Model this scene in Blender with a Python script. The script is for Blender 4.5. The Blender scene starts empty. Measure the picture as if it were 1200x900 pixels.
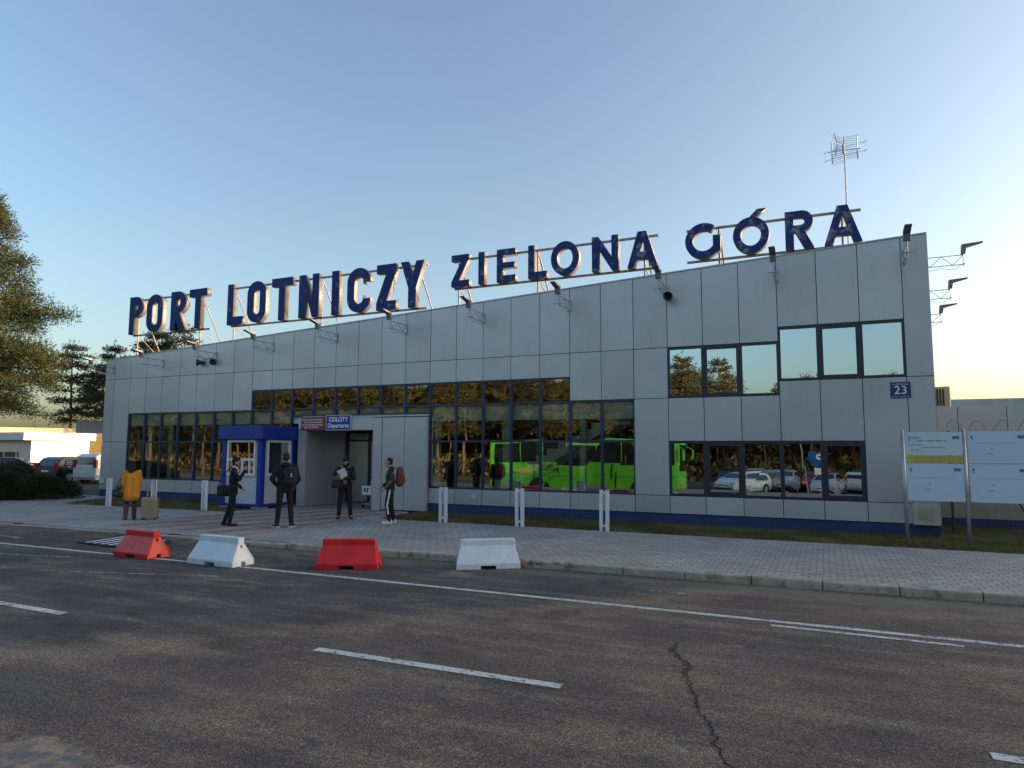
import bpy, bmesh, math, random
from mathutils import Vector, Matrix, Euler
R = math.radians
PI = math.pi
random.seed(7)
scene = bpy.context.scene
COL = scene.collection

# ------------------------------------------------------------------ materials
def new_mat(name):
    m = bpy.data.materials.new(name); m.use_nodes = True
    nt = m.node_tree; b = nt.nodes.get('Principled BSDF')
    return m, nt, b
def N(nt, t, **kw):
    n = nt.nodes.new(t)
    for k, v in kw.items():
        if k in n.inputs.keys(): n.inputs[k].default_value = v
        else: setattr(n, k, v)
    return n
def ramp(nt, src, stops):
    r = nt.nodes.new('ShaderNodeValToRGB'); e = r.color_ramp.elements
    while len(e) > 1: e.remove(e[-1])
    e[0].position = stops[0][0]; e[0].color = (*stops[0][1], 1)
    for p, c in stops[1:]:
        x = e.new(p); x.color = (*c, 1)
    nt.links.new(src, r.inputs[0]); return r
def mix(nt, fac, a, b, mode='MIX'):
    m = nt.nodes.new('ShaderNodeMix'); m.data_type = 'RGBA'; m.blend_type = mode
    for s, v in ((0, fac), (6, a), (7, b)):
        if hasattr(v, 'node'): nt.links.new(v, m.inputs[s])
        elif isinstance(v, (int, float)): m.inputs[s].default_value = v
        else: m.inputs[s].default_value = (*v, 1)
    return m.outputs[2]
def mth(nt, op, a, b=0.0, c=None):
    m = nt.nodes.new('ShaderNodeMath'); m.operation = op
    for i, v in enumerate((a, b) if c is None else (a, b, c)):
        if hasattr(v, 'node'): nt.links.new(v, m.inputs[i])
        else: m.inputs[i].default_value = v
    return m.outputs[0]
def noise(nt, scale, detail=4, vec=None, rough=.55):
    n = N(nt, 'ShaderNodeTexNoise'); n.inputs['Scale'].default_value = scale
    n.inputs['Detail'].default_value = detail; n.inputs['Roughness'].default_value = rough
    if vec is None:
        g = N(nt, 'ShaderNodeNewGeometry'); vec = g.outputs['Position']
    nt.links.new(vec, n.inputs['Vector']); return n.outputs['Fac']
def mat(name, col, rough=.6, metal=0., var=.12, nscale=3., bump=0., bscale=40., spec=None, coat=0., dirt=None):
    """plain procedural paint / plastic / cloth with some tonal wear and grain"""
    m, nt, b = new_mat(name)
    tc = N(nt, 'ShaderNodeTexCoord').outputs['Object']
    f = noise(nt, nscale, 5, tc)
    lo = tuple(max(0, c*(1-var)) for c in col); hi = tuple(min(1, c*(1+var)) for c in col)
    r = ramp(nt, f, [(.3, lo), (.7, hi)])
    out = r.outputs[0]
    if dirt:
        f2 = noise(nt, dirt[2], 6, tc, .7)
        k = ramp(nt, f2, [(dirt[1], (0, 0, 0)), (min(1, dirt[1]+.12), (1, 1, 1))])
        out = mix(nt, k.outputs[0], out, dirt[0])
    nt.links.new(out, b.inputs['Base Color'])
    b.inputs['Roughness'].default_value = rough; b.inputs['Metallic'].default_value = metal
    if coat: b.inputs['Coat Weight'].default_value = coat; b.inputs['Coat Roughness'].default_value = .08
    if spec is not None: b.inputs['Specular IOR Level'].default_value = spec
    if bump:
        bn = N(nt, 'ShaderNodeBump'); bn.inputs['Strength'].default_value = bump; bn.inputs['Distance'].default_value = .01
        nt.links.new(noise(nt, bscale, 4, tc), bn.inputs['Height']); nt.links.new(bn.outputs[0], b.inputs['Normal'])
    return m
def glass_mat(name, refl=.5, tint=(.45, .5, .5), wave=.02, rough=.0, gcol=(.92, .97, .97)):
    m, nt, b = new_mat(name)
    nt.nodes.remove(b); out = nt.nodes['Material Output']
    tr = N(nt, 'ShaderNodeBsdfTransparent'); tr.inputs[0].default_value = (*tint, 1)
    gl = N(nt, 'ShaderNodeBsdfGlossy'); gl.inputs['Color'].default_value = (*gcol, 1); gl.inputs['Roughness'].default_value = rough
    fr = N(nt, 'ShaderNodeFresnel'); fr.inputs['IOR'].default_value = 1.5
    fac = mth(nt, 'ADD', fr.outputs[0], refl); fac = mth(nt, 'MINIMUM', fac, .97)
    g = N(nt, 'ShaderNodeNewGeometry')
    bn = N(nt, 'ShaderNodeBump'); bn.inputs['Strength'].default_value = wave; bn.inputs['Distance'].default_value = .1
    nt.links.new(noise(nt, 1.1, 1, g.outputs['Position']), bn.inputs['Height'])
    nt.links.new(bn.outputs[0], gl.inputs['Normal'])
    mx = N(nt, 'ShaderNodeMixShader'); nt.links.new(fac, mx.inputs[0])
    nt.links.new(tr.outputs[0], mx.inputs[1]); nt.links.new(gl.outputs[0], mx.inputs[2])
    nt.links.new(mx.outputs[0], out.inputs[0]); return m
def leaf_mat(name, cols, scale=1.2):
    m, nt, b = new_mat(name)
    g = N(nt, 'ShaderNodeTexCoord').outputs['Object']
    f = noise(nt, scale, 3, g); f2 = noise(nt, scale*9, 2, g)
    a = ramp(nt, f, [(.35, cols[0]), (.5, cols[1]), (.68, cols[2])])
    c = mix(nt, .45, a.outputs[0], mix(nt, f2, (.6, .6, .6), (1.5, 1.4, 1.2)), 'MULTIPLY')
    nt.links.new(a.outputs[0], b.inputs['Base Color']); nt.links.new(c, b.inputs['Base Color'])
    b.inputs['Roughness'].default_value = .7
    tl = N(nt, 'ShaderNodeBsdfTranslucent'); nt.links.new(c, tl.inputs[0])
    mx = N(nt, 'ShaderNodeMixShader'); mx.inputs[0].default_value = .25
    nt.links.new(b.outputs[0], mx.inputs[1]); nt.links.new(tl.outputs[0], mx.inputs[2])
    nt.links.new(mx.outputs[0], nt.nodes['Material Output'].inputs[0]); return m

MAT = {}
def cladding_mat(f_=1.):
    m, nt, b = new_mat('grey_cladding')
    g = N(nt, 'ShaderNodeNewGeometry').outputs['Position']
    f = noise(nt, .5, 3, g); f2 = noise(nt, 30, 2, g)
    mp = N(nt, 'ShaderNodeMapping'); mp.inputs['Scale'].default_value = (5, 5, .35); nt.links.new(g, mp.inputs[0])
    st = noise(nt, 2.0, 5, mp.outputs[0], .65)
    c = ramp(nt, f, [(.3, (.46*f_, .455*f_, .46*f_)), (.7, (.52*f_, .515*f_, .52*f_))]).outputs[0]
    k = ramp(nt, st, [(.55, (1, 1, 1)), (.9, (.84, .83, .82))])
    c = mix(nt, 1.0, c, k.outputs[0], 'MULTIPLY')
    nt.links.new(c, b.inputs['Base Color'])
    b.inputs['Metallic'].default_value = .42
    rr = N(nt, 'ShaderNodeMapRange'); rr.inputs[3].default_value = .34; rr.inputs[4].default_value = .46
    nt.links.new(st, rr.inputs[0]); nt.links.new(rr.outputs[0], b.inputs['Roughness'])
    bn = N(nt, 'ShaderNodeBump'); bn.inputs['Strength'].default_value = .14; bn.inputs['Distance'].default_value = .05
    nt.links.new(noise(nt, 1.3, 2, g), bn.inputs['Height']); nt.links.new(bn.outputs[0], b.inputs['Normal'])
    return m
def asphalt_mat():
    m, nt, b = new_mat('asphalt')
    g = N(nt, 'ShaderNodeNewGeometry').outputs['Position']
    sx = N(nt, 'ShaderNodeSeparateXYZ'); nt.links.new(g, sx.inputs[0])
    x, y = sx.outputs[0], sx.outputs[1]
    w = noise(nt, .5, 4, g, .6)
    # older brown surface on the near side of a wandering joint, darker newer one beyond it
    e2 = mth(nt, 'ADD', mth(nt, 'MULTIPLY', mth(nt, 'SUBTRACT', x, 18.36), 1.08), -13.96)
    w2 = noise(nt, 2.5, 5, g, .65)
    d = mth(nt, 'SUBTRACT', mth(nt, 'ADD', y, mth(nt, 'MULTIPLY', mth(nt, 'SUBTRACT', mth(nt, 'ADD', w, w2), 1.0), 1.5)), e2)
    k = ramp(nt, mth(nt, 'ADD', mth(nt, 'MULTIPLY', d, .8), .5), [(.2, (0, 0, 0)), (.8, (1, 1, 1))]).outputs[0]
    kb = ramp(nt, mth(nt, 'ADD', mth(nt, 'MULTIPLY', mth(nt, 'ABSOLUTE', mth(nt, 'ADD', d, .6)), -.55), mth(nt, 'MULTIPLY', w2, .9)), [(.18, (0, 0, 0)), (.55, (.6, .6, .6))]).outputs[0]
    big = noise(nt, .9, 6, g, .62)
    near = ramp(nt, big, [(.3, (.100, .076, .064)), (.5, (.128, .100, .084)), (.72, (.170, .134, .110))]).outputs[0]
    far = ramp(nt, big, [(.3, (.052, .050, .049)), (.55, (.078, .075, .073)), (.75, (.112, .107, .102))]).outputs[0]
    c = mix(nt, k, near, far)
    c = mix(nt, kb, c, (.26, .21, .165))
    # rusty-tinted and bluish blotches in the old surface
    bl = noise(nt, .45, 4, N(nt, 'ShaderNodeTexCoord').outputs['Object'], .5)
    c = mix(nt, ramp(nt, bl, [(.56, (0, 0, 0)), (.70, (.5, .5, .5))]).outputs[0], c, mix(nt, k, (.088, .088, .088), (.078, .077, .078)))
    # long stretched wear streaks along the driving direction
    mp = N(nt, 'ShaderNodeMapping'); mp.inputs['Scale'].default_value = (.35, 2.2, 1); mp.inputs['Rotation'].default_value = (0, 0, .12)
    nt.links.new(g, mp.inputs[0]); st = noise(nt, 1.1, 6, mp.outputs[0], .65)
    c = mix(nt, ramp(nt, st, [(.49, (0, 0, 0)), (.68, (.7, .7, .7))]).outputs[0], c, mix(nt, k, (.25, .20, .16), (.165, .158, .150)))
    mp2 = N(nt, 'ShaderNodeMapping'); mp2.inputs['Scale'].default_value = (.7, 1.5, 1); mp2.inputs['Location'].default_value = (3.1, 1.7, 0); nt.links.new(g, mp2.inputs[0])
    pt = noise(nt, 1.0, 7, mp2.outputs[0], .72)
    c = mix(nt, ramp(nt, pt, [(.54, (0, 0, 0)), (.66, (.6, .6, .6))]).outputs[0], c, (.27, .215, .165))
    c = mix(nt, ramp(nt, pt, [(.34, (.55, .55, .55)), (.46, (0, 0, 0))]).outputs[0], c, (.048, .045, .046))
    # aggregate
    v = N(nt, 'ShaderNodeTexVoronoi'); v.inputs['Scale'].default_value = 120; nt.links.new(g, v.inputs['Vector'])
    sv = N(nt, 'ShaderNodeSeparateColor'); nt.links.new(v.outputs['Color'], sv.inputs[0])
    sp = ramp(nt, sv.outputs[0], [(.0, (.35, .35, .35)), (.5, (.85, .85, .85)), (.82, (1.3, 1.28, 1.25)), (.92, (2.2, 2.15, 2.0))]).outputs[0]
    c = mix(nt, 1.0, c, sp, 'MULTIPLY')
    oil = noise(nt, 2.7, 4, N(nt, 'ShaderNodeTexCoord').outputs['Object'], .5)
    c = mix(nt, ramp(nt, oil, [(.66, (0, 0, 0)), (.74, (.6, .6, .6))]).outputs[0], c, (.045, .042, .040))
    # sandy dirt: bottom-left verge and blotches
    dn = noise(nt, 1.4, 7, g, .7)
    dl = mth(nt, 'ADD', mth(nt, 'MULTIPLY', mth(nt, 'SUBTRACT', -15.12, y), 1.3), mth(nt, 'ADD', dn, mth(nt, 'MULTIPLY', mth(nt, 'SUBTRACT', noise(nt, 5.5, 6, g, .7), .5), .8)))
    ks = ramp(nt, dl, [(.52, (0, 0, 0)), (.68, (1, 1, 1))]).outputs[0]
    c = mix(nt, mth(nt, 'MULTIPLY', ks, .75), c, mix(nt, ramp(nt, noise(nt, 7, 7, g, .75), [(.42, (0, 0, 0)), (.6, (1, 1, 1))]).outputs[0], (.15, .15, .165), (.46, .34, .23)))
    # edge-of-road grit near kerb
    kk = ramp(nt, mth(nt, 'ADD', mth(nt, 'MULTIPLY', mth(nt, 'ADD', y, 8.3), .55), mth(nt, 'MULTIPLY', dn, 1.1)), [(.75, (0, 0, 0)), (1.15, (.55, .55, .55))]).outputs[0]
    c = mix(nt, kk, c, (.21, .18, .14))
    nt.links.new(c, b.inputs['Base Color']); b.inputs['Roughness'].default_value = .86
    b.inputs['Specular IOR Level'].default_value = .35
    bn = N(nt, 'ShaderNodeBump'); bn.inputs['Strength'].default_value = .6; bn.inputs['Distance'].default_value = .012
    nt.links.new(v.outputs['Distance'], bn.inputs['Height']); nt.links.new(bn.outputs[0], b.inputs['Normal'])
    return m
def paver_mat():
    m, nt, b = new_mat('concrete_pavers')
    g = N(nt, 'ShaderNodeNewGeometry').outputs['Position']
    br = N(nt, 'ShaderNodeTexBrick'); nt.links.new(g, br.inputs['Vector'])
    br.inputs['Scale'].default_value = 1; br.inputs['Brick Width'].default_value = .2; br.inputs['Row Height'].default_value = .165
    br.inputs['Mortar Size'].default_value = .007; br.inputs['Mortar Smooth'].default_value = .3; br.inputs['Bias'].default_value = 0
    br.inputs['Color1'].default_value = (.31, .305, .295, 1); br.inputs['Color2'].default_value = (.40, .39, .375, 1); br.inputs['Mortar'].default_value = (.06, .055, .048, 1)
    sx = N(nt, 'ShaderNodeSeparateXYZ'); nt.links.new(g, sx.inputs[0]); x, y = sx.outputs[0], sx.outputs[1]
    # red pavers laid in diagonal stripes in front of the entrance
    s = mth(nt, 'ADD', mth(nt, 'MULTIPLY', x, 1.0), mth(nt, 'MULTIPLY', y, -.35))
    fr = mth(nt, 'FRACT', mth(nt, 'MULTIPLY', s, .95))
    stripe = mth(nt, 'GREATER_THAN', fr, .5)
    inx = mth(nt, 'MULTIPLY', mth(nt, 'GREATER_THAN', mth(nt, 'ADD', x, mth(nt, 'MULTIPLY', y, .0)), 9.7), mth(nt, 'LESS_THAN', x, 14.3))
    iny = mth(nt, 'MULTIPLY', mth(nt, 'GREATER_THAN', y, -6.75), mth(nt, 'LESS_THAN', y, 3.0))
    k = mth(nt, 'MULTIPLY', mth(nt, 'MULTIPLY', stripe, inx), iny)
    red = mix(nt, 1, br.outputs['Color'], (.98, .55, .50), 'MULTIPLY')
    c = mix(nt, k, br.outputs['Color'], red)
    d = noise(nt, .6, 6, g, .65)
    c = mix(nt, 1, c, ramp(nt, d, [(.3, (.72, .71, .68)), (.7, (1.1, 1.1, 1.1))]).outputs[0], 'MULTIPLY')
    sn = noise(nt, 1.9, 7, g, .75); c = mix(nt, ramp(nt, sn, [(.58, (0, 0, 0)), (.74, (.55, .55, .55))]).outputs[0], c, (.13, .12, .105))
    f = noise(nt, 60, 3, g); c = mix(nt, .5, c, mix(nt, f, (.6, .6, .6), (1.4, 1.4, 1.4)), 'MULTIPLY')
    nt.links.new(c, b.inputs['Base Color']); b.inputs['Roughness'].default_value = .85
    bn = N(nt, 'ShaderNodeBump'); bn.inputs['Strength'].default_value = .5; bn.inputs['Distance'].default_value = .006; bn.invert = True
    nt.links.new(br.outputs['Fac'], bn.inputs['Height']); nt.links.new(bn.outputs[0], b.inputs['Normal'])
    return m
def soil_mat():
    m, nt, b = new_mat('grass_ground')
    g = N(nt, 'ShaderNodeNewGeometry').outputs['Position']
    f = noise(nt, 2.2, 7, g, .7); f2 = noise(nt, .25, 3, g)
    c = ramp(nt, f, [(.3, (.05, .055, .018)), (.5, (.10, .09, .035)), (.72, (.17, .13, .07))]).outputs[0]
    c = mix(nt, 1, c, ramp(nt, f2, [(.3, (.8, .8, .8)), (.7, (1.15, 1.15, 1.1))]).outputs[0], 'MULTIPLY')
    nt.links.new(c, b.inputs['Base Color']); b.inputs['Roughness'].default_value = .95
    bn = N(nt, 'ShaderNodeBump'); bn.inputs['Strength'].default_value = .8; bn.inputs['Distance'].default_value = .05
    nt.links.new(f, bn.inputs['Height']); nt.links.new(bn.outputs[0], b.inputs['Normal']); return m
def paint_mat(name, thr=.40):
    """road paint worn through to the asphalt"""
    m, nt, b = new_mat(name)
    g = N(nt, 'ShaderNodeNewGeometry').outputs['Position']
    f = noise(nt, 22, 6, g, .75); f1 = noise(nt, 1.6, 3, g)
    k = ramp(nt, mth(nt, 'ADD', f, mth(nt, 'MULTIPLY', mth(nt, 'SUBTRACT', f1, .5), .25)), [(thr, (0, 0, 0)), (thr+.07, (1, 1, 1))]).outputs[0]
    c = mix(nt, k, (.085, .08, .075), mix(nt, f1, (.50, .49, .47), (.66, .65, .63)))
    nt.links.new(c, b.inputs['Base Color']); b.inputs['Roughness'].default_value = .75; return m
def letter_front_mat():
    m, nt, b = new_mat('flaking_blue_paint')
    g = N(nt, 'ShaderNodeNewGeometry').outputs['Position']
    sx = N(nt, 'ShaderNodeSeparateXYZ'); nt.links.new(g, sx.inputs[0])
    f = noise(nt, 4.5, 8, g, .72); f2 = noise(nt, 1.2, 4, g)
    wear = N(nt, 'ShaderNodeMapRange'); wear.inputs[1].default_value = 0; wear.inputs[2].default_value = 27; wear.inputs[3].default_value = -.04; wear.inputs[4].default_value = .045
    nt.links.new(sx.outputs[0], wear.inputs[0])
    k = ramp(nt, mth(nt, 'ADD', f, wear.outputs[0]), [(.57, (0, 0, 0)), (.64, (1, 1, 1))]).outputs[0]
    blue = mix(nt, f2, (.011, .030, .135), (.018, .048, .19))
    c = mix(nt, k, blue, mix(nt, noise(nt, 14, 5, g), (.14, .09, .06), (.36, .36, .37)))
    nt.links.new(c, b.inputs['Base Color']); b.inputs['Roughness'].default_value = .65; b.inputs['Specular IOR Level'].default_value = .25
    return m
MAT.update(
    clad=cladding_mat(), asphalt=asphalt_mat(), paver=paver_mat(), soil=soil_mat(), line=paint_mat('road_paint', .41), faint=paint_mat('faded_road_paint', .52),
    lfront=letter_front_mat(),
    lside=mat('weathered_letter_metal', (.25, .235, .235), .55, .25, .3, 2.5, dirt=((.13, .07, .04), .56, 5)),
    rusty=mat('rusty_white_steel', (.38, .30, .25), .6, .1, .25, 4, dirt=((.22, .09, .04), .52, 7)),
    gap=mat('dark_joint', (.02, .025, .035), .8), navy=mat('navy_frame', (.022, .034, .085), .4, .1, .1),
    darkframe=mat('dark_window_frame', (.028, .026, .042), .4, .1, .1),
    plinth=mat('navy_plinth', (.022, .038, .125), .7, 0, .2, 2, dirt=((.06, .06, .07), .6, 3)),
    roof=mat('roof_felt', (.07, .07, .07), .9), coping=mat('coping_metal', (.33, .34, .36), .4, .6, .15, 3),
    glass=glass_mat('coated_glass', .36, (.90, .95, .90), .010), glass2=glass_mat('mirror_window_glass', .58, (.25, .3, .3), .012, .0, (.74, .88, .96)), cglass=glass_mat('car_glass', .12, (.10, .12, .13), 0.),
    plaster=mat('pale_plaster', (.74, .80, .68), .8, 0, .08), inner=mat('interior_wall', (.16, .13, .10), .9), innerfloor=mat('interior_floor', (.16, .14, .11), .5),
    ceil=mat('interior_ceiling', (.4, .4, .38), .9), curtain=mat('pale_curtain', (.52, .58, .46), .9, 0, .2, 6, bump=.6, bscale=14),
    blue=mat('bright_blue_paint', (.005, .030, .26), .45, 0, .15, 2), kgrey=mat('kiosk_panel', (.52, .54, .56), .5, .1, .08),
    upvc=mat('white_plastic_frame', (.72, .73, .75), .35, 0, .05), white=mat('white_painted_steel', (.70, .70, .72), .5, 0, .1, 4, dirt=((.35, .33, .30), .66, 6)),
    bred=mat('red_plastic', (.62, .012, .014), .42, 0, .16, 3, bump=.15, bscale=9, dirt=((.34, .06, .045), .56, 5)), bwhite=mat('white_plastic', (.64, .70, .76), .42, 0, .07, 3, bump=.15, bscale=9, dirt=((.42, .42, .41), .58, 5)),
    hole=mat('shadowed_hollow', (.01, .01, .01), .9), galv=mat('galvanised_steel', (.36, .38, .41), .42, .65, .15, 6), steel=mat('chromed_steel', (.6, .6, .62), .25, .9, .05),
    black=mat('black_plastic', (.012, .012, .013), .5), rubber=mat('black_rubber', (.015, .015, .015), .85), kerb=mat('kerb_concrete', (.38, .325, .255), .9, 0, .25, 5, bump=.5, bscale=25, dirt=((.09, .08, .055), .54, 4)),
    slab=mat('concrete_block', (.26, .26, .24), .9, 0, .2, 5, bump=.4), cream=mat('cream_render', (.62, .54, .36), .85, 0, .08), yellow=mat('yellow_render', (.55, .40, .13), .85, 0, .12),
    signblue=mat('sign_blue', (.02, .035, .26), .4), signred=mat('sign_red', (.22, .025, .035), .45), plate=mat('plate_navy', (.03, .035, .10), .4), signwhite=mat('sign_white', (.78, .78, .8), .5, 0, .02),
    board=mat('pale_info_board', (.52, .60, .68), .35, 0, .05, 1.5), board2=mat('greenish_info_board', (.55, .63, .64), .35, 0, .05, 1.5), ochre=mat('ochre_band', (.52, .35, .06), .5), lime=mat('lime_corner', (.45, .5, .05), .5), ink=mat('faded_print', (.14, .18, .24), .6), eublue=mat('faded_blue_flag', (.10, .15, .28), .6), wire=mat('fence_wire', (.16, .16, .15), .5, .5), rustw=mat('brown_post', (.07, .05, .04), .8),
    beige=mat('beige_casing', (.50, .42, .28), .6), asphalt2=None)
cloth = lambda n, c, r=.9: mat(n, c, r, 0, .3, 8, bump=.5, bscale=30)
MAT.update(skin=mat('skin', (.42, .24, .17), .55, 0, .08), hair=cloth('dark_hair', (.012, .009, .008)), hairb=cloth('brown_hair', (.03, .018, .012)), mustard=mat('mustard_wool', (.60, .235, .022), .9, 0, .12, 8, bump=.5, bscale=30), blackc=cloth('black_cloth', (.009, .009, .011)), suit=cloth('black_suiting', (.008, .009, .013)), leggings=cloth('dark_leggings', (.02, .014, .014)), boots=mat('brown_leather', (.07, .03, .012), .5), shoe=mat('black_shoe', (.01, .01, .012), .5), sneaker=mat('white_sneaker', (.6, .6, .62), .6), sole=mat('white_sole', (.55, .55, .53), .7), bagbrown=cloth('brown_canvas', (.13, .045, .02)), bagblack=cloth('black_nylon', (.012, .012, .014), .7), bagred=cloth('dark_red_nylon', (.035, .008, .010), .7), paper=mat('paper', (.75, .78, .85), .7), shell=mat('champagne_shell', (.34, .26, .19), .4, .1, .08), shirt=cloth('white_shirt', (.6, .62, .68)))
def camo_mat():
    m, nt, b = new_mat('camouflage_cloth')
    tc = N(nt, 'ShaderNodeTexCoord').outputs['Object']
    f = noise(nt, 9, 2, tc)
    c = ramp(nt, f, [(.40, (.008, .008, .008)), (.47, (.035, .025, .015)), (.54, (.012, .014, .010)), (.60, (.16, .11, .075))]); c.color_ramp.interpolation = 'CONSTANT'
    nt.links.new(c.outputs[0], b.inputs['Base Color']); b.inputs['Roughness'].default_value = .8; return m
MAT['camo'] = camo_mat()
MAT['needle'] = leaf_mat('pine_needles', [(.020, .038, .009), (.040, .060, .013), (.080, .080, .020)], 1.0)
MAT['needle2'] = leaf_mat('forest_needles', [(.045, .052, .014), (.085, .080, .022), (.14, .110, .032)], .8)
MAT['needle3'] = leaf_mat('dark_far_needles', [(.014, .022, .010), (.024, .034, .014), (.038, .044, .018)], .8)
MAT['juniper'] = leaf_mat('juniper_foliage', [(.012, .024, .008), (.026, .042, .012), (.045, .058, .018)], 2.0)
MAT['leaf'] = leaf_mat('autumn_leaves', [(.08, .080, .022), (.14, .115, .032), (.20, .14, .045)], 1.5)
MAT['grass'] = leaf_mat('grass_blades', [(.07, .075, .016), (.12, .11, .028), (.20, .15, .06)], .9)
MAT['bark'] = mat('pine_bark', (.20, .085, .04), .9, 0, .4, 5, bump=.8, bscale=12)
MAT['barkf'] = mat('forest_bark', (.15, .08, .05), .9, 0, .4, 5)
MAT['barkd'] = mat('grey_bark', (.07, .055, .045), .9, 0, .4, 5, bump=.8, bscale=12)

# ------------------------------------------------------------------ mesh helpers
class MB:
    def __init__(s): s.v = []; s.f = []; s.m = []
    def add(s, vs, fs, mi=0):
        o = len(s.v); s.v += [tuple(v) for v in vs]; s.f += [tuple(i+o for i in f) for f in fs]; s.m += [mi]*len(fs)
    def box(s, x0, x1, y0, y1, z0, z1, mi=0):
        s.add([(x0, y0, z0), (x1, y0, z0), (x1, y1, z0), (x0, y1, z0), (x0, y0, z1), (x1, y0, z1), (x1, y1, z1), (x0, y1, z1)],
              [(0, 3, 2, 1), (4, 5, 6, 7), (0, 1, 5, 4), (1, 2, 6, 5), (2, 3, 7, 6), (3, 0, 4, 7)], mi)
    def prism(s, poly, axis, a, b, mi=0):
        """poly list of 2-D points; axis 'y': points are (x,z) extruded y a..b; 'x': (y,z); 'z': (x,y)"""
        def P(p, t):
            return (p[0], t, p[1]) if axis == 'y' else (t, p[0], p[1]) if axis == 'x' else (p[0], p[1], t)
        n = len(poly)
        s.add([P(p, a) for p in poly] + [P(p, b) for p in poly],
              [tuple(range(n)), tuple(range(2*n-1, n-1, -1))] + [(i, i+n, (i+1) % n+n, (i+1) % n) for i in range(n)], mi)
    def bar(s, p, q, r, r2=None, n=8, mi=0, caps=True):
        p = Vector(p); q = Vector(q); d = q-p
        if d.length < 1e-6: return
        r2 = r if r2 is None else r2
        a = d.normalized(); u = a.orthogonal().normalized(); w = a.cross(u)
        vs = []
        for c, rr in ((p, r), (q, r2)):
            for i in range(n):
                t = 2*PI*i/n+PI/n; vs.append(c+u*math.cos(t)*rr+w*math.sin(t)*rr)
        fs = [(i, (i+1) % n, (i+1) % n+n, i+n) for i in range(n)]
        if caps: fs += [tuple(range(n-1, -1, -1)), tuple(range(n, 2*n))]
        s.add(vs, fs, mi)
    def path(s, pts, r, n=6, mi=0):
        for a, b in zip(pts, pts[1:]): s.bar(a, b, r, r, n, mi)
    def ball(s, c, rx, ry=None, rz=None, nu=10, nv=7, mi=0):
        ry = rx if ry is None else ry; rz = rx if rz is None else rz
        vs = [(c[0], c[1], c[2]-rz)]
        for j in range(1, nv):
            ph = -PI/2+PI*j/nv
            for i in range(nu):
                t = 2*PI*i/nu; vs.append((c[0]+rx*math.cos(ph)*math.cos(t), c[1]+ry*math.cos(ph)*math.sin(t), c[2]+rz*math.sin(ph)))
        vs.append((c[0], c[1], c[2]+rz)); L = len(vs)-1
        fs = [(0, 1+(i+1) % nu, 1+i) for i in range(nu)]
        for j in range(nv-2):
            a = 1+j*nu; b = a+nu
            fs += [(a+i, a+(i+1) % nu, b+(i+1) % nu, b+i) for i in range(nu)]
        a = 1+(nv-2)*nu; fs += [(a+i, a+(i+1) % nu, L) for i in range(nu)]
        s.add(vs, fs, mi)
    def build(s, name, mats, parent=None, smooth=False, bevel=0., loc=None, rz=None):
        me = bpy.data.meshes.new(name); me.from_pydata(s.v, [], s.f); me.update()
        if not isinstance(mats, (list, tuple)): mats = [mats]
        for m in mats: me.materials.append(m)
        if len(mats) > 1: me.polygons.foreach_set('material_index', s.m)
        if smooth: me.polygons.foreach_set('use_smooth', [True]*len(me.polygons))
        me.update()
        if bevel:
            bm = bmesh.new(); bm.from_mesh(me); bmesh.ops.recalc_face_normals(bm, faces=bm.faces)
            bmesh.ops.bevel(bm, geom=[e for e in bm.edges if e.is_manifold and e.calc_face_angle(0) > .5], offset=bevel, segments=2, affect='EDGES', profile=.6)
            bm.to_mesh(me); bm.free()
        o = bpy.data.objects.new(name, me); COL.objects.link(o)
        if parent is not None: o.parent = parent
        if loc is not None: o.location = loc
        if rz is not None: o.rotation_euler = (0, 0, rz)
        return o
def tag(o, label=None, cat=None, group=None, kind=None):
    if label: o['label'] = label
    if cat: o['category'] = cat
    if group: o['group'] = group
    if kind: o['kind'] = kind
    return o
def empty(name, loc=(0, 0, 0), rz=0., label=None, cat=None, group=None):
    o = bpy.data.objects.new(name, None); COL.objects.link(o); o.location = loc; o.rotation_euler = (0, 0, rz)
    o.empty_display_size = .3
    return tag(o, label, cat, group)
def copy_tree(o, parent=None):
    c = o.copy(); COL.objects.link(c)
    if parent is not None: c.parent = parent
    for ch in list(o.children): copy_tree(ch, c)
    return c
def text_obj(s, size, m, parent, loc, rot, name='lettering', ext=.002, align='CENTER', xs=1., bold=0.):
    cu = bpy.data.curves.new('t', 'FONT'); cu.body = s; cu.size = size; cu.extrude = ext; cu.align_x = align; cu.align_y = 'CENTER'; cu.offset = bold
    t = bpy.data.objects.new('t', cu); COL.objects.link(t)
    bpy.context.view_layer.update()
    me = bpy.data.meshes.new_from_object(t.evaluated_get(bpy.context.evaluated_depsgraph_get()))
    bpy.data.objects.remove(t)
    me.materials.clear(); me.materials.append(m)
    o = bpy.data.objects.new(name, me); COL.objects.link(o); o.parent = parent; o.location = loc; o.rotation_euler = rot; o.scale = (xs, 1, 1)
    return o
FR = (R(90), 0, 0)       # text reading from -Y

P = .93                  # facade panel width
def roofz(x, y=0.): return 5.505+(x+.57)*.0537-.15*y

# ------------------------------------------------------------------ camera
cam = bpy.data.cameras.new('camera'); co = bpy.data.objects.new('camera', cam); COL.objects.link(co)
cam.sensor_width = 36; cam.lens = 24.0; cam.clip_end = 6000; cam.clip_start = .05
yaw, pitch, roll = -.4292, .0959, .0043
f_ = Vector((math.sin(yaw)*math.cos(pitch), math.cos(yaw)*math.cos(pitch), math.sin(pitch)))
r_ = Vector((math.cos(yaw), -math.sin(yaw), 0)); u_ = r_.cross(f_)
rr_ = r_*math.cos(roll)+u_*math.sin(roll); uu_ = -r_*math.sin(roll)+u_*math.cos(roll)
M = Matrix((rr_, uu_, -f_)).transposed().to_4x4(); M.translation = Vector((26.106, -18.341, 1.926)); co.matrix_world = M
scene.camera = co

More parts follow.
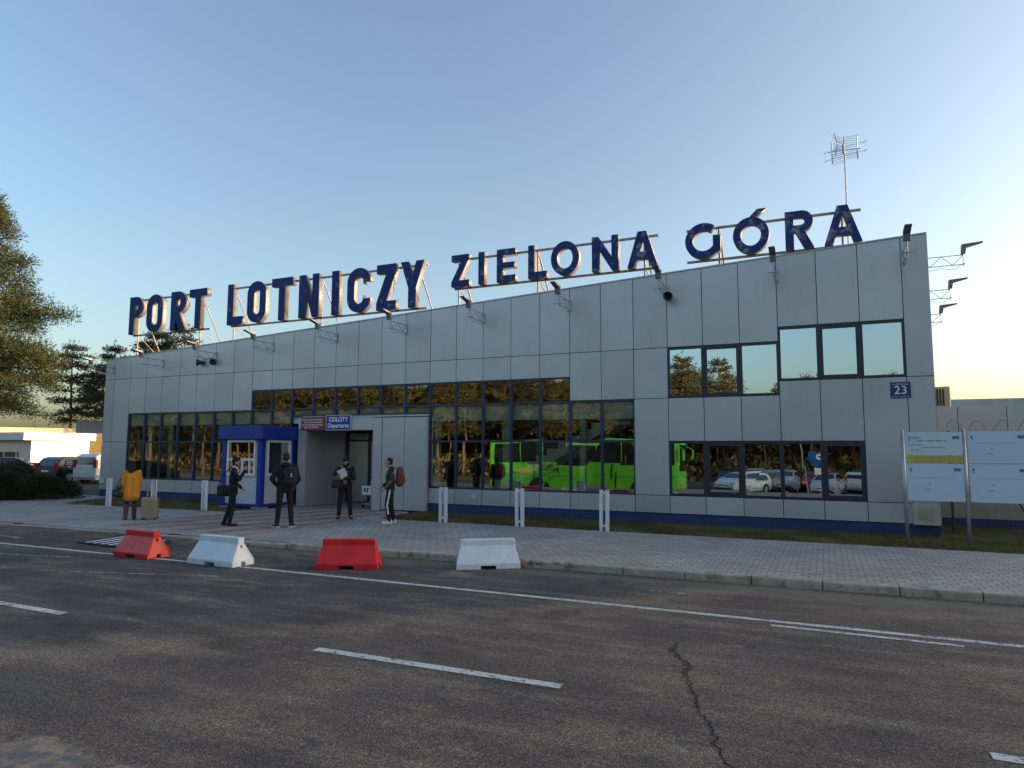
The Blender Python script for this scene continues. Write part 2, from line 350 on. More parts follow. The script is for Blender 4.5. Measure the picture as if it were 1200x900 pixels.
# ------------------------------------------------------------------ light
SUN_EL, SUN_AZ = 7.5, 62.0        # azimuth clockwise from +Y (towards +X)
w = bpy.data.worlds.new('World'); scene.world = w; w.use_nodes = True
nt = w.node_tree; bg = nt.nodes['Background']
sky = nt.nodes.new('ShaderNodeTexSky'); sky.sky_type = 'NISHITA'; sky.sun_disc = False
sky.sun_elevation = R(SUN_EL); sky.sun_rotation = R(SUN_AZ); sky.altitude = 60; sky.air_density = .92; sky.dust_density = 3.4; sky.ozone_density = 1.4
nt.links.new(sky.outputs[0], bg.inputs[0]); bg.inputs[1].default_value = .15
sl = bpy.data.lights.new('sun', 'SUN'); sl.energy = 2.7; sl.angle = R(.5); sl.color = (1, .74, .49)
so = bpy.data.objects.new('sun', sl); COL.objects.link(so)
sd = Vector((math.sin(R(SUN_AZ))*math.cos(R(SUN_EL)), math.cos(R(SUN_AZ))*math.cos(R(SUN_EL)), math.sin(R(SUN_EL))))
so.rotation_euler = sd.to_track_quat('Z', 'Y').to_euler(); so.location = (60, 20, 30)
scene.view_settings.view_transform = 'Standard'; scene.view_settings.look = 'None'; scene.view_settings.gamma = 1
scene.view_settings.exposure = 1.48
scene.render.engine = 'CYCLES'

# ------------------------------------------------------------------ setting
def sheet(name, pts, z, m, kind='structure', th=0):
    b = MB(); n = len(pts)
    if th: b.prism(pts, 'z', z-th, z)
    else: b.add([(x, y, z) for x, y in pts], [tuple(range(n))])
    return tag(b.build(name, m), kind=kind)
b = MB()   # ground sheet, gently falling away behind the photographer
xs = [-1500, -400, -150, -90, -60, -40, -20, 0, 20, 40, 60, 90, 150, 400, 1500]
ys = [-1500, -400, -120, -80, -60, -45, -35, -27, -22, -18, -14, 0, 20, 60, 120, 400, 1500]
def gzf(x, y): return -.17 if y > -18.5 else -.17-.85*min(1, (-18.5-y)/6)
vs = [(x, y, gzf(x, y)) for y in ys for x in xs]; nx = len(xs)
b.add(vs, [(j*nx+i, j*nx+i+1, (j+1)*nx+i+1, (j+1)*nx+i) for j in range(len(ys)-1) for i in range(nx-1)])
tag(b.build('ground', MAT['soil'], smooth=True), kind='structure')
# road: kerb line slightly skewed to the facade
def kerby(x): return -7.42+(x-13)*.03 if x < 29 else -6.94
KX = [-60, -20, 7, 12, 16, 20, 24, 29, 34, 60]
b = MB()
rows = [lambda x: kerby(x)+.02, lambda x: -9.3, lambda x: -12., lambda x: -18.5, lambda x: -24.5, lambda x: -31.]
rz_ = [-.12, -.12, -.12, -.12, -.97, -.97]
def roadz(x, y): return -.12+(.08 if x <= 12 else .08*(16-x)/4 if x < 16 else 0)*max(0, min(1, (y+9.3)/(kerby(x)+.02+9.3)))
nx = len(KX); vs = [(x, rows[j](x), roadz(x, rows[j](x)) if j < 2 else rz_[j]) for j in range(6) for x in KX]
b.add(vs, [(j*nx+i, (j+1)*nx+i, (j+1)*nx+i+1, j*nx+i+1) for j in range(5) for i in range(nx-1)])
tag(b.build('road', MAT['asphalt']), kind='structure')
MAT['lot'] = mat('car_park_asphalt', (.05, .05, .053), .9, 0, .25, 1.2, bump=.3, bscale=60)
sheet('parking_lot', [(-90, .2), (-.6, .2), (-.6, 60), (-90, 60)], -.05, MAT['lot'])
sheet('parking_lot_opposite', [(14, -42), (60, -42), (60, -31), (14, -31)], -.96, MAT['lot'])
# pavement slab
pts = [(x, kerby(x)+.17) for x in KX] + [(60, -2.35), (15.2, -2.35), (14.6, -1.6), (14.3, -.16), (13.2, -.16), (13.2, 2.1), (9.9, 2.1), (9.9, -.1), (9.6, -.1), (9.6, -1.7), (9.3, -2.75), (2.1, -3.05), (1.2, -2.2), (.4, .2), (-60, .2)]
sheet('pavement', pts, 0., MAT['paver'], th=.15)
sheet('grass_verge', [(2.1, -3.02), (9.28, -2.72), (9.55, -1.7), (9.55, -.02), (.45, -.02), (1.2, -2.15)], -.012, MAT['soil'], th=.1)
sheet('grass_verge_long', [(15.2, -2.32), (60, -2.32), (60, 3), (28.4, 3), (28.4, -.02), (14.62, -.02), (14.62, -1.6)], -.012, MAT['soil'], th=.1)
b = MB()   # kerb stones with open joints
x = -58.
random.seed(3)
while x < 58:
    x1 = x+1.0
    y0, y1 = kerby(x+.004), kerby(x1-.012)
    h = .0 if x > 15 else -.03
    dz = random.uniform(-.004, .004); dy = random.uniform(-.006, .006)
    A = [(x+.004, y0+dy, 0), (x1-.012, y1+dy, 0), (x1-.012, y1+.165, 0), (x+.004, y0+.165, 0)]
    T = h+dz+.004
    b.add([(p[0], p[1], -.3) for p in A]+[(p[0], p[1]+(.018 if i < 2 else 0), T) for i, p in enumerate(A)]+[(A[0][0], A[0][1], T-.02), (A[1][0], A[1][1], T-.02)],
          [(0, 1, 9, 8), (8, 9, 5, 4), (4, 5, 6, 7), (1, 2, 6, 5, 9), (3, 0, 8, 4, 7), (2, 3, 7, 6)])
    x = x1
tag(b.build('kerb', MAT['kerb']), kind='structure')
def lines(name, quads, m):
    b = MB()
    for x0, x1, y0, y1, wd in quads:
        n = max(1, int((x1-x0)/.6)); 
        for i in range(n):
            a = x0+(x1-x0)*i/n; c = x0+(x1-x0)*(i+1)/n; ya = y0+(y1-y0)*i/n; yc = y0+(y1-y0)*(i+1)/n
            b.add([(X_, Y_, roadz(X_, Y_)+.005) for X_, Y_ in ((a, ya-wd/2), (c, yc-wd/2), (c, yc+wd/2), (a, ya+wd/2))], [(0, 1, 2, 3)])
    return tag(b.build(name, m), kind='structure')
lines('edge_line', [(-40, 18, -9.62, -9.30, .11), (18, 45, -9.30, -9.42, .11)], MAT['line'])
lines('centre_dashes', [(14.8, 17.46, -12.72, -12.75, .13), (21.28, 23.95, -12.60, -12.57, .12), (27.05, 29.7, -12.60, -12.6, .12), (8.6, 11.2, -12.8, -12.8, .12)], MAT['line'])
lines('doubled_line', [(25.45, 27.36, -9.55, -9.60, .085)], MAT['line'])
lines('faded_markings', [(5.0, 9.6, -8.55, -8.75, .12), (10.2, 13.2, -10.5, -9.9, .08), (14.2, 17.2, -11.0, -10.1, .06), (23.6, 24.3, -8.2, -8.2, .08)], MAT['faint'])
# crack: flat strip, the slot's shade put into its black; crumbled bits alongside
b = MB(); random.seed(5)
cp = [(24.57, -10.75), (24.63, -11.1), (24.86, -11.5), (24.90, -11.9), (25.05, -12.3), (25.12, -12.6), (25.30, -13.0), (25.36, -13.3), (25.55, -13.7), (25.6, -14.3)]
pp = []
for a, c in zip(cp, cp[1:]):
    for k in range(9):
        t = k/9; pp.append((a[0]+(c[0]-a[0])*t+random.uniform(-.022, .022), a[1]+(c[1]-a[1])*t, random.uniform(.005, .015)))
for a, c in zip(pp, pp[1:]):
    b.add([(a[0]-a[2]/1.5, a[1], -.1158), (a[0]+a[2]/1.5, a[1], -.1158), (c[0]+c[2]/1.5, c[1], -.1158), (c[0]-c[2]/1.5, c[1], -.1158)], [(0, 1, 2, 3)])
tag(b.build('road_crack', MAT['hole']), kind='structure')
b = MB()
for k in range(380):
    p = random.choice(pp[4:26] if random.random() < .8 else pp); s = random.uniform(.003, .011)
    x, y = p[0]-.02+random.gauss(0, .016), p[1]+random.gauss(0, .03)
    b.add([(x-s, y-s, -.118), (x+s, y-s*.7, -.118), (x+s*.2, y+s, -.118), (x, y, -.118+s*1.2)], [(0, 1, 3), (1, 2, 3), (2, 0, 3)])
tag(b.build('crumbled_grit', mat('rusty_grit', (.20, .10, .045), .9, 0, .4, 30)), kind='stuff')
# dead leaves and grit along the kerb foot
b = MB(); random.seed(11)
for k in range(9000):
    x = random.uniform(-5, 29); y = kerby(x)-abs(random.gauss(0, .11))-.01; s = random.uniform(.004, .016)
    if (math.sin(x*1.7)+math.sin(x*.63+1)+random.uniform(-1, 1)) < -.2: continue
    q = roadz(x, y)+.003; b.add([(x-s, y-s*.6, q), (x+s, y-s, q+s*.4), (x+s*.4, y+s, q+s*.8), (x, y, q+s)], [(0, 1, 3), (1, 2, 3), (2, 0, 3)])
tag(b.build('kerbside_litter', mat('dry_leaf_litter', (.16, .11, .06), .9, 0, .4, 20)), kind='stuff')
# grass blades
b = MB(); random.seed(12)
def blades(n, x0, x1, y0, y1, ok=lambda x, y: True):
    for k in range(n):
        x = random.uniform(x0, x1); y = random.uniform(y0, y1)
        if not ok(x, y): continue
        if math.sin(x*2.1+math.sin(y*3))*math.sin(y*2.3+x*.7) < -.55 and random.random() < .7: continue
        h = random.uniform(.025, .075); a = random.uniform(0, PI); s = random.uniform(.004, .008); dx, dy = random.uniform(-.03, .03), random.uniform(-.03, .03)
        b.add([(x-s*math.cos(a), y-s*math.sin(a), -.02), (x+s*math.cos(a), y+s*math.sin(a), -.02), (x+dx, y+dy, h)], [(0, 1, 2)])
blades(44000, 14.7, 30.5, -2.44, -.02, lambda x, y: y > -2.34-.09*math.sin(x*5.3)*math.sin(x*1.9+1))
blades(5000, 28.5, 31.5, -.02, 2.9)
blades(14000, .5, 9.3, -3., -.02, lambda x, y: y > -3.02+(x-2.1)*.04 and not (x > 7.8 and y > -1.7) and x > 2.1-(y+3.05)*.5)
tag(b.build('grass', MAT['grass']), label='short patchy grass on the verges', kind='stuff')

# ------------------------------------------------------------------ terminal building
T = empty('terminal_building', (0, 0, 0), 0, 'long grey panelled airport terminal with a roof rising to the right and blue framed windows', 'building')
# window spans: (n0, n1, z0, z1)
Z0, Z1, Z2, Z3, Z4, Z5 = .735, 2.17, 3.29, 4.0, 4.69, 5.05
XL, XR = -.57, 28.46
cols = [XL] + [i*P for i in range(0, 31)] + [XR]
random.seed(21)
clad = MB(); back = MB()
def panel(x0, x1, z0, z1, slope=False, y=0.):
    za, zb = (z1, z1)
    if slope: za, zb = roofz(x0)-.01, roofz(x1)-.01
    g = .009; t = [random.uniform(-.0035, .0035) for _ in range(4)]
    A = [(x0+g, z0+g), (x1-g, z0+g), (x1-g, zb-g), (x0+g, za-g)]
    clad.add([(p[0], y+t[i], p[1]) for i, p in enumerate(A)]+[(p[0], y+.03, p[1]) for p in A],
             [(0, 1, 2, 3), (0, 4, 5, 1), (1, 5, 6, 2), (2, 6, 7, 3), (3, 7, 4, 0)], random.choice((0, 0, 0, 1, 1, 2)))
    B = [(x0, z0), (x1, z0), (x1, zb), (x0, za)]
    back.add([(p[0], y+.032, p[1]) for p in B]+[(p[0], y+.09, p[1]) for p in B], [(0, 1, 2, 3), (5, 4, 7, 6), (0, 4, 5, 1), (2, 6, 7, 3), (1, 5, 6, 2), (3, 7, 4, 0)])
ZB = .268
for i in range(len(cols)-1):
    x0, x1 = cols[i], cols[i+1]; n = i-1     # n = panel index of the left seam
    segs = []
    if n < 1: segs = [(ZB, Z1), (Z1, Z4), (Z4, None)]
    elif n < 8: segs = [(ZB, Z0), (Z2, Z4), (Z4, None)]
    elif n < 10: segs = [(ZB, Z0), (Z3, Z4), (Z4, None)]
    elif n < 16: segs = [(Z3, Z4), (Z4, None)]
    elif n < 21: segs = [(ZB, Z0), (Z3, Z4), (Z4, None)]
    elif n < 23: segs = [(ZB, Z0), (Z2+.03, Z4), (Z4, None)]
    elif n < 24: segs = [(ZB, Z0), (Z0, Z2+.03), (Z2+.03, Z4), (Z4, None)]
    elif n < 27: segs = [(ZB, Z0), (Z1, Z2+.03), (Z4, None)]
    elif n < 29: segs = [(ZB, Z0), (Z1, 3.673), (Z5, None)]
    elif n < 30: segs = [(ZB, Z0), (Z0, 3.673), (Z5, None)]
    else: segs = [(ZB, Z0), (Z0, 3.673), (3.673, None)]
    for a, c in segs: panel(x0, x1, a, c, c is None)
clad.build('cladding', [MAT['clad'], cladding_mat(.93), cladding_mat(1.05)], T); back.build('wall_core', MAT['gap'], T)
b = MB(); b.box(XL+.02, 9.7, .02, .2, -.1, ZB-.012); b.box(13.3, XR-.02, .02, .2, -.1, ZB-.012); b.build('plinth', MAT['plinth'], T)
# windows, one per bay with its frame and glass
def window(n0, n1, z0, z1, bars=(), fw=.035, sash=0., gm='glass', fm='navy', left=None):
    x0, x1 = n0*P, n1*P
    wnd = empty('window', ((x0+x1)/2, .05, z0)); wnd.parent = T
    cx = (x0+x1)/2
    def F(b, xa, xb, za, zb, y0, y1): b.box(xa-cx, xb-cx, y0-.05, y1-.05, za-z0, zb-z0)
    b = MB(); F(b, x0+.001, x0+fw, z0+.001, z1-.001, .012, .11); F(b, x1-fw, x1-.001, z0+.001, z1-.001, .012, .11)
    F(b, x0+fw, x1-fw, z0+.001, z0+fw*1.3, .014, .108); F(b, x0+fw, x1-fw, z1-fw*1.3, z1-.001, .014, .108)
    for zz in bars: F(b, x0+fw, x1-fw, zz-.03, zz+.03, .016, .106)
    b.build('frame', MAT[fm], wnd)
    if sash:
        b = MB(); a0, a1, c0, c1 = x0+fw, x1-fw, z0+fw*1.3, z1-fw*1.3
        F(b, a0, a0+sash, c0, c1, .022, .09); F(b, a1-sash, a1, c0, c1, .022, .09); F(b, a0+sash, a1-sash, c0, c0+sash, .024, .088); F(b, a0+sash, a1-sash, c1-sash, c1, .024, .088)
        b.build('sash', MAT[fm], wnd)
    b = MB(); zs = [z0+fw]+list(bars)+[z1-fw]
    for za, zb in zip(zs, zs[1:]):
        tq = .0010 if gm == 'glass2' else .0028; t = [random.uniform(-tq, tq) for _ in range(2)]
        xa, xb = x0+fw*.8-cx, x1-fw*.8-cx
        b.add([(xa, .005+t[0], za-z0), (xb, .005-t[0], za-z0), (xb, .005+t[1], zb-z0), (xa, .005-t[1], zb-z0)], [(0, 1, 2, 3)])
    b.build('pane', MAT[gm], wnd)
for n in range(1, 8): window(n, n+1, Z0, Z2, (Z1,))
for n in (8, 9): window(n, n+1, Z0, Z3, (Z1, Z2))
for n in range(10, 16): window(n, n+1, 3.02, Z3, (Z2,))
for n in range(16, 21): window(n, n+1, Z0, Z3, (Z1, Z2))
for n in (21, 22): window(n, n+1, Z0, Z2+.03, (Z1,))
for n in (24, 25, 26): window(n, n+1, Z2+.03, Z4, (), .05, .045 if n == 25 else 0, 'glass2', 'darkframe')
for n in (27, 28, 29): window(n, n+1, 3.673, Z5, (), .05, .05 if n == 28 else 0, 'glass2', 'darkframe')
for n in range(24, 29): window(n, n+1, Z0, Z1, (), .05, .06 if n in (25, 28) else 0, 'glass2', 'darkframe')
# interior
b = MB(); b.box(-.4, 9.6, .2, 13.5, -.1, .45); b.box(13.4, 28.3, .2, 13.5, -.1, .45); b.build('interior_floor', MAT['innerfloor'], T)
b = MB(); b.box(-.4, 28.3, 6.5, 6.6, .46, 4.0); b.box(21.6, 21.8, .2, 6.49, .46, 4.0); b.box(9.6, 9.8, .2, 6.49, .46, 2.5); b.box(13.25, 13.4, .2, 6.49, .46, 2.5); b.box(22.0, 28.3, 3.0, 3.1, 3.5, 5.4); b.build('interior_wall', MAT['inner'], T)
b = MB(); b.box(-.4, 21.55, .9, 6.4, 2.75, 2.8); b.box(22, 28.3, .3, 6.4, 2.6, 3.2); b.build('interior_ceiling', MAT['ceil'], T)
b = MB(); b.box(.95, 21.5, .14, .32, 2.80, 3.26); b.build('inner_bulkhead', MAT['plaster'], T)
for x in (1.95, 3.1, 7.2, 14.98, 17.35): b = MB(); b.box(x, x+.22, .16, .24, .46, 2.79); b.build('curtain', MAT['curtain'], T)
b = MB(); b.box(19.75, 19.93, .2, .38, .46, 2.79); b.build('column', MAT['curtain'], T)
st = empty('staircase', (16.25, .45, .45)); st.parent = T
b = MB(); n = 13; run = 4.45/n; rise = 2.45/n
pts = [(0, 0)]
for i in range(n): pts += [(i*run, (i+1)*rise), ((i+1)*run, (i+1)*rise)]
pts += [(n*run+.5, n*rise), (n*run+.5, n*rise-.25), (n*run, n*rise-.28), (.55, 0)]
b.prism(pts, 'y', 0, .12); b.prism(pts, 'y', 1.3, 1.42); b.build('stringer', MAT['plaster'], st)
b = MB()
for i in range(n): b.box(i*run, (i+1)*run, .125, 1.295, (i+1)*rise-.06, (i+1)*rise-.01)
b.build('tread', MAT['innerfloor'], st)
b = MB()
for i in range(0, n+1, 3): b.bar((i*run, .06, (i)*rise), (i*run, .06, i*rise+1.0), .015)
b.bar((0, .06, 1.0), (n*run, .06, n*rise+1.0), .02); b.build('handrail', MAT['galv'], st)
# roof, coping, other walls
b = MB()
b.prism([(XL, 5.3), (XR, 5.3), (XR, roofz(XR)-.06), (XL, roofz(XL)-.06)], 'y', .09, .25)
vs = [(XL, .25, roofz(XL)-.12), (XR, .25, roofz(XR)-.12), (XR, 14, roofz(XR, 14)-.12), (XL, 14, roofz(XL, 14)-.12)]
b.add(vs+[(v[0], v[1], v[2]-.2) for v in vs], [(0, 1, 2, 3), (4, 7, 6, 5), (0, 4, 5, 1), (1, 5, 6, 2), (2, 6, 7, 3), (3, 7, 4, 0)])
b.build('roof', MAT['roof'], T)
b = MB()
for i in range(len(cols)-1):
    x0, x1 = cols[i]+.006, cols[i+1]-.006
    vs = [(x0, -.022, roofz(x0)-.015), (x1, -.022, roofz(x1)-.015), (x1, .26, roofz(x1)-.015), (x0, .26, roofz(x0)-.015)]
    b.add(vs+[(v[0], v[1], v[2]+.035) for v in vs], [(0, 3, 2, 1), (4, 5, 6, 7), (0, 1, 5, 4), (1, 2, 6, 5), (2, 3, 7, 6), (3, 0, 4, 7)])
b.build('coping', MAT['coping'], T)
b = MB()
b.prism([(.1, -.1), (14, -.1), (14, roofz(XR, 14)-.13), (.1, roofz(XR)-.05)], 'x', XR-.1, XR-.005)
b.prism([(.1, -.1), (14, -.1), (14, roofz(XL, 14)-.13), (.1, roofz(XL)-.05)], 'x', XL+.005, XL+.1)
b.prism([(XL, -.1), (XR, -.1), (XR, roofz(XR, 14)-.1), (XL, roofz(XL, 14)-.1)], 'y', 14, 14.1)
b.build('side_wall', MAT['clad'], T)
# entrance portal
E_ = empty('entrance_portal', (11.5, 0, 0)); E_.parent = T
def EB(b, x0, x1, y0, y1, z0, z1): b.box(x0-11.5, x1-11.5, y0, y1, z0, z1)
b = MB(); EB(b, 9.78, 10.12, -.16, -.01, 0, 2.97); EB(b, 12.87, 13.20, -.16, -.01, 0, 2.93); EB(b, 10.125, 12.865, -.16, -.01, 2.54, 2.95)
EB(b, 13.215, 14.05, -.14, -.01, .03, 2.93); EB(b, 14.065, 14.88, -.14, -.01, .03, 2.93); EB(b, 9.8, 14.86, -.005, .03, 2.97, 3.02); b.build('surround', MAT['clad'], E_, bevel=.006)
for xa, xb in ((9.95, 10.12), (12.87, 13.15)): b = MB(); EB(b, xa, xb, 0, 2.0, 0, 2.6); b.build('reveal', MAT['clad'], E_)
b = MB(); EB(b, 10.12, 12.87, 0, 2.2, 2.56, 2.66); b.build('soffit', mat('dark_soffit', (.05, .05, .055), .7), E_)
b = MB(); EB(b, 10.13, 10.2, 2.0, 2.1, 0, 2.55); EB(b, 11.1, 11.17, 2.0, 2.1, 0, 2.55); EB(b, 12.0, 12.07, 2.0, 2.1, 0, 2.55); EB(b, 12.8, 12.86, 2.0, 2.1, 0, 2.55); EB(b, 10.2, 12.8, 2.01, 2.09, 2.2, 2.27)
b.build('door_frame', MAT['navy'], E_)
b = MB(); EB(b, 10.2, 12.8, 2.04, 2.06, .02, 2.5); b.build('door_glass', MAT['glass'], E_)
b = MB(); EB(b, 10.35, 11.1, 2.3, 2.32, .02, 2.2); b.build('door_panel', MAT['plaster'], E_)
# ticket kiosk
K = empty('ticket_kiosk', (8.75, -.85, 0), 0, 'small grey and blue kiosk with white framed windows left of the entrance', 'kiosk')
def KB(b, x0, x1, y0, y1, z0, z1): b.box(x0-8.75, x1-8.75, y0+.85, y1+.85, z0, z1)
b = MB(); KB(b, 7.93, 9.56, -1.58, -.02, .14, 2.3); b.build('wall', MAT['kgrey'], K)
b = MB()
for x0, x1, y0, y1 in ((7.88, 8.05, -1.63, -1.45), (9.44, 9.62, -1.63, -1.45), (9.44, 9.62, -.2, -.02)): KB(b, x0, x1, y0, y1, .06, 2.24)
KB(b, 8.05, 9.44, -1.60, -1.50, .06, .15); KB(b, 9.5, 9.59, -1.45, -.2, .06, .15); b.build('corner_post', MAT['blue'], K, bevel=.008)
b = MB(); KB(b, 7.80, 9.74, -1.75, -.05, 2.22, 2.66); b.build('roof_band', MAT['blue'], K, bevel=.02)
for q in ((7.95, 8.35, -1.7, -1.35), (9.3, 9.7, -1.7, -1.35), (9.3, 9.7, -.5, -.1)): b = MB(); KB(b, *q, 0, .058); b.build('footing', MAT['slab'], K)
wk = empty('window', (-.02, -.75, 1.05)); wk.parent = K    # front window with a hatch
def WB(b, x0, x1, z0, z1, y0, y1): b.box(x0, x1, y0, y1, z0, z1)
b = MB(); WB(b, -.62, .62, 0, .07, -.04, .03); WB(b, -.62, .62, 1.08, 1.15, -.04, .03); WB(b, -.62, -.55, .07, 1.08, -.04, .03); WB(b, .55, .62, .07, 1.08, -.04, .03)
WB(b, -.55, .55, .48, .56, -.038, .028); WB(b, .02, .10, .07, .48, -.036, .026); WB(b, .34, .40, .07, .48, -.036, .026); b.build('frame', MAT['upvc'], wk, bevel=.006)
b = MB(); WB(b, -.55, .55, .06, 1.09, -.012, -.004); b.build('pane', MAT['glass'], wk)
wk = empty('window', (.83, 0, 1.05)); wk.parent = K       # side window
b = MB(); b.box(-.03, .04, -.52, .52, 0, .07); b.box(-.03, .04, -.52, .52, 1.08, 1.15); b.box(-.03, .04, -.52, -.45, .07, 1.08); b.box(-.03, .04, .45, .52, .07, 1.08); b.build('frame', MAT['upvc'], wk, bevel=.006)
b = MB(); b.box(0, .01, -.45, .45, .06, 1.09); b.build('pane', MAT['glass'], wk)
for o in K.children:       # make the wall hollow-looking behind the glass
    pass

# side canopy and low wing at the left end
b = MB()
cw = empty('side_canopy', (-3.2, 4, 0), 0, 'grey flat canopy sticking out behind the left end of the terminal', 'canopy')
b.box(-2.75, 2.58, -1.6, 1.2, 2.62, 3.16); b.build('canopy_slab', MAT['clad'], cw)
for x in (-2.2, 0.4): b = MB(); b.box(x-.06, x+.06, .9, 1.02, 0, 2.61); b.build('post', MAT['darkframe'], cw)
lw = empty('side_wing', (-1.8, 8.5, 0), 0, 'low grey wing with dark window behind the side canopy', 'annex')
b = MB(); b.box(-1.6, 1.2, -1.6, 2, -.05, 2.55); b.build('wall', MAT['clad'], lw)
b = MB(); b.prism([(-2.4, 2.2), (-1.605, 2.2), (-1.605, 2.6), (-2.4, 2.35)], 'y', -1.7, 1.6); b.build('porch', MAT['clad'], lw)
b = MB(); b.box(-1.0, .1, -1.64, -1.61, 1.0, 2.0); b.build('window', MAT['cglass'], lw)

# ------------------------------------------------------------------ rooftop letters
def arc(cx, cy, rx, ry, a0, a1, n=14):
    return [(cx+rx*math.cos(R(a0+(a1-a0)*i/n)), cy+ry*math.sin(R(a0+(a1-a0)*i/n))) for i in range(n+1)]
def stadium(x0, x1, y0, y1, r=None, n=10):
    w_, h_ = x1-x0, y1-y0; r = min(w_, h_)/2 if r is None else r
    return arc(x1-r, y1-r, r, r, 0, 90, n)+arc(x0+r, y1-r, r, r, 90, 180, n)+arc(x0+r, y0+r, r, r, 180, 270, n)+arc(x1-r, y0+r, r, r, 270, 360, n)
def glyph(c, w_, h, t, rnd):
    if c == 'I': return [[(0, 0), (w_, 0), (w_, h), (0, h)]]
    if c == 'T': m_ = w_/2; return [[(m_-t/2, 0), (m_+t/2, 0), (m_+t/2, h-t), (w_, h-t), (w_, h), (0, h), (0, h-t), (m_-t/2, h-t)]]
    if c == 'L': return [[(0, 0), (w_, 0), (w_, t), (t, t), (t, h), (0, h)]]
    if c == 'E': m_ = h/2; return [[(0, 0), (w_, 0), (w_, t), (t, t), (t, m_-t*.45), (w_*.95, m_-t*.45), (w_*.95, m_+t*.45), (t, m_+t*.45), (t, h-t), (w_, h-t), (w_, h), (0, h)]]
    if c == 'Z': return [[(0, 0), (w_, 0), (w_, t), (t*1.35, t), (w_, h-t*.8), (w_, h), (0, h), (0, h-t), (w_-t*1.35, h-t), (0, t*.8)]]
    if c == 'N': return [[(0, 0), (t, 0), (t, h-t*1.9), (w_-t, 0), (w_, 0), (w_, h), (w_-t, h), (w_-t, t*1.9), (t, h), (0, h)]]
    if c == 'Y': m_ = w_/2; k = h*.42; return [[(m_-t/2, 0), (m_+t/2, 0), (m_+t/2, k), (w_, h), (w_-t*1.05, h), (m_, k+t*1.25), (t*1.05, h), (0, h), (m_-t/2, k)]]
    if c == 'A':
        m_ = w_/2; top = t*.62; s = (m_-top)/h
        def xl(z, off=0): return s*z+off
        return [[(0, 0), (t*.95, 0), (xl(h*.22)+t*.95, h*.22), (w_-xl(h*.22)-t*.95, h*.22), (w_-t*.95, 0), (w_, 0), (m_+top, h), (m_-top, h)],
                [(xl(h*.42)+t*1.0, h*.42), (w_-xl(h*.42)-t*1.0, h*.42), (m_, h*.82)]]
    if c in 'PR':
        k = h*.46 if c == 'P' else h*.44; r = (h-k)/2; r = min(r, w_*.55)
        out = arc(w_-r, h-r, r, r, 90, 0, 8)+arc(w_-r, k+r, r, r, 0, -90, 8)
        ri = max(r-t*.9, .02)
        hole = [(t, k+t*.85), (w_-t-ri, k+t*.85)]+arc(w_-t-ri, k+t*.85+ri, ri, ri, -90, 0, 6)+arc(w_-t-ri, h-t*.85-ri, ri, ri, 0, 90, 6)+[(t, h-t*.85)]
        if c == 'P': base = [(0, 0), (t, 0), (t, k)]; o = [(0, h)]+out+[(t, k), (t, 0), (0, 0)]
        else: o = [(0, h)]+out+[(w_-r*.75, k), (w_, 0), (w_-t*1.15, 0), (w_-r*.75-t*1.15, k), (t, k), (t, 0), (0, 0)]
        return [o, hole]
    if c in 'OÓ':
        if rnd:
            L_ = [arc(w_/2, h/2, w_/2, h/2, 0, 360, 36)[:-1], arc(w_/2, h/2, w_/2-t, h/2-t, 0, 360, 30)[:-1]]
            if c == 'Ó': L_.append([(w_*.50, h+.025), (w_*.66, h+.015), (w_*.95, h+.19), (w_*.70, h+.20)])
            return L_
        return [stadium(0, w_, 0, h), stadium(t, w_-t, t, h-t)]
    if c == 'C':
        r = w_/2; ri = r-t; a = h-r; bt = r; g = h*.30
        return [[(w_, a-.02)]+arc(r, a, r, r, 0, 180, 14)+arc(r, bt, r, r, 180, 360, 14)+[(w_, bt+.02), (w_, g), (w_-t, g), (w_-t, bt)]+arc(r, bt, ri, ri, 0, -180, 12)+arc(r, a, ri, ri, 180, 0, 12)+[(w_-t, h-g), (w_, h-g)]]
    if c == 'G':
        cx = h/2; R_ = h/2; ri = R_-t
        return [arc(cx, R_, R_, R_, 52, 318, 30)+[(w_-.001, h*.17), (w_, h*.62), (w_-t*.95, h*.62), (w_-t*.95, h*.34)]+arc(cx, R_, ri, ri, 318, 52, 28)]
def letter(c, x0, x1, z0, z1, parent, ox, t, rnd=False, depth=.21):
    w_, h = x1-x0, z1-z0
    cu = bpy.data.curves.new('g', 'CURVE'); cu.dimensions = '2D'; cu.fill_mode = 'BOTH'; cu.extrude = depth/2; cu.bevel_depth = .006; cu.bevel_resolution = 0
    for poly in glyph(c, w_, h, t, rnd):
        sp = cu.splines.new('POLY'); sp.points.add(len(poly)-1); sp.use_cyclic_u = True
        for p, q in zip(sp.points, poly): p.co = (q[0], q[1], 0, 1)
    o = bpy.data.objects.new('g', cu); COL.objects.link(o); bpy.context.view_layer.update()
    me = bpy.data.meshes.new_from_object(o.evaluated_get(bpy.context.evaluated_depsgraph_get())); bpy.data.objects.remove(o)
    me.materials.clear(); me.materials.append(MAT['lfront']); me.materials.append(MAT['lside'])
    for p in me.polygons: p.material_index = 0 if abs(p.normal.z) > .5 else 1
    o = bpy.data.objects.new('letter', me); COL.objects.link(o); o.parent = parent
    o.location = (x0-ox, .3+depth/2, z0); o.rotation_euler = FR; o['label'] = 'letter '+c
    return o
ZT = 8.10
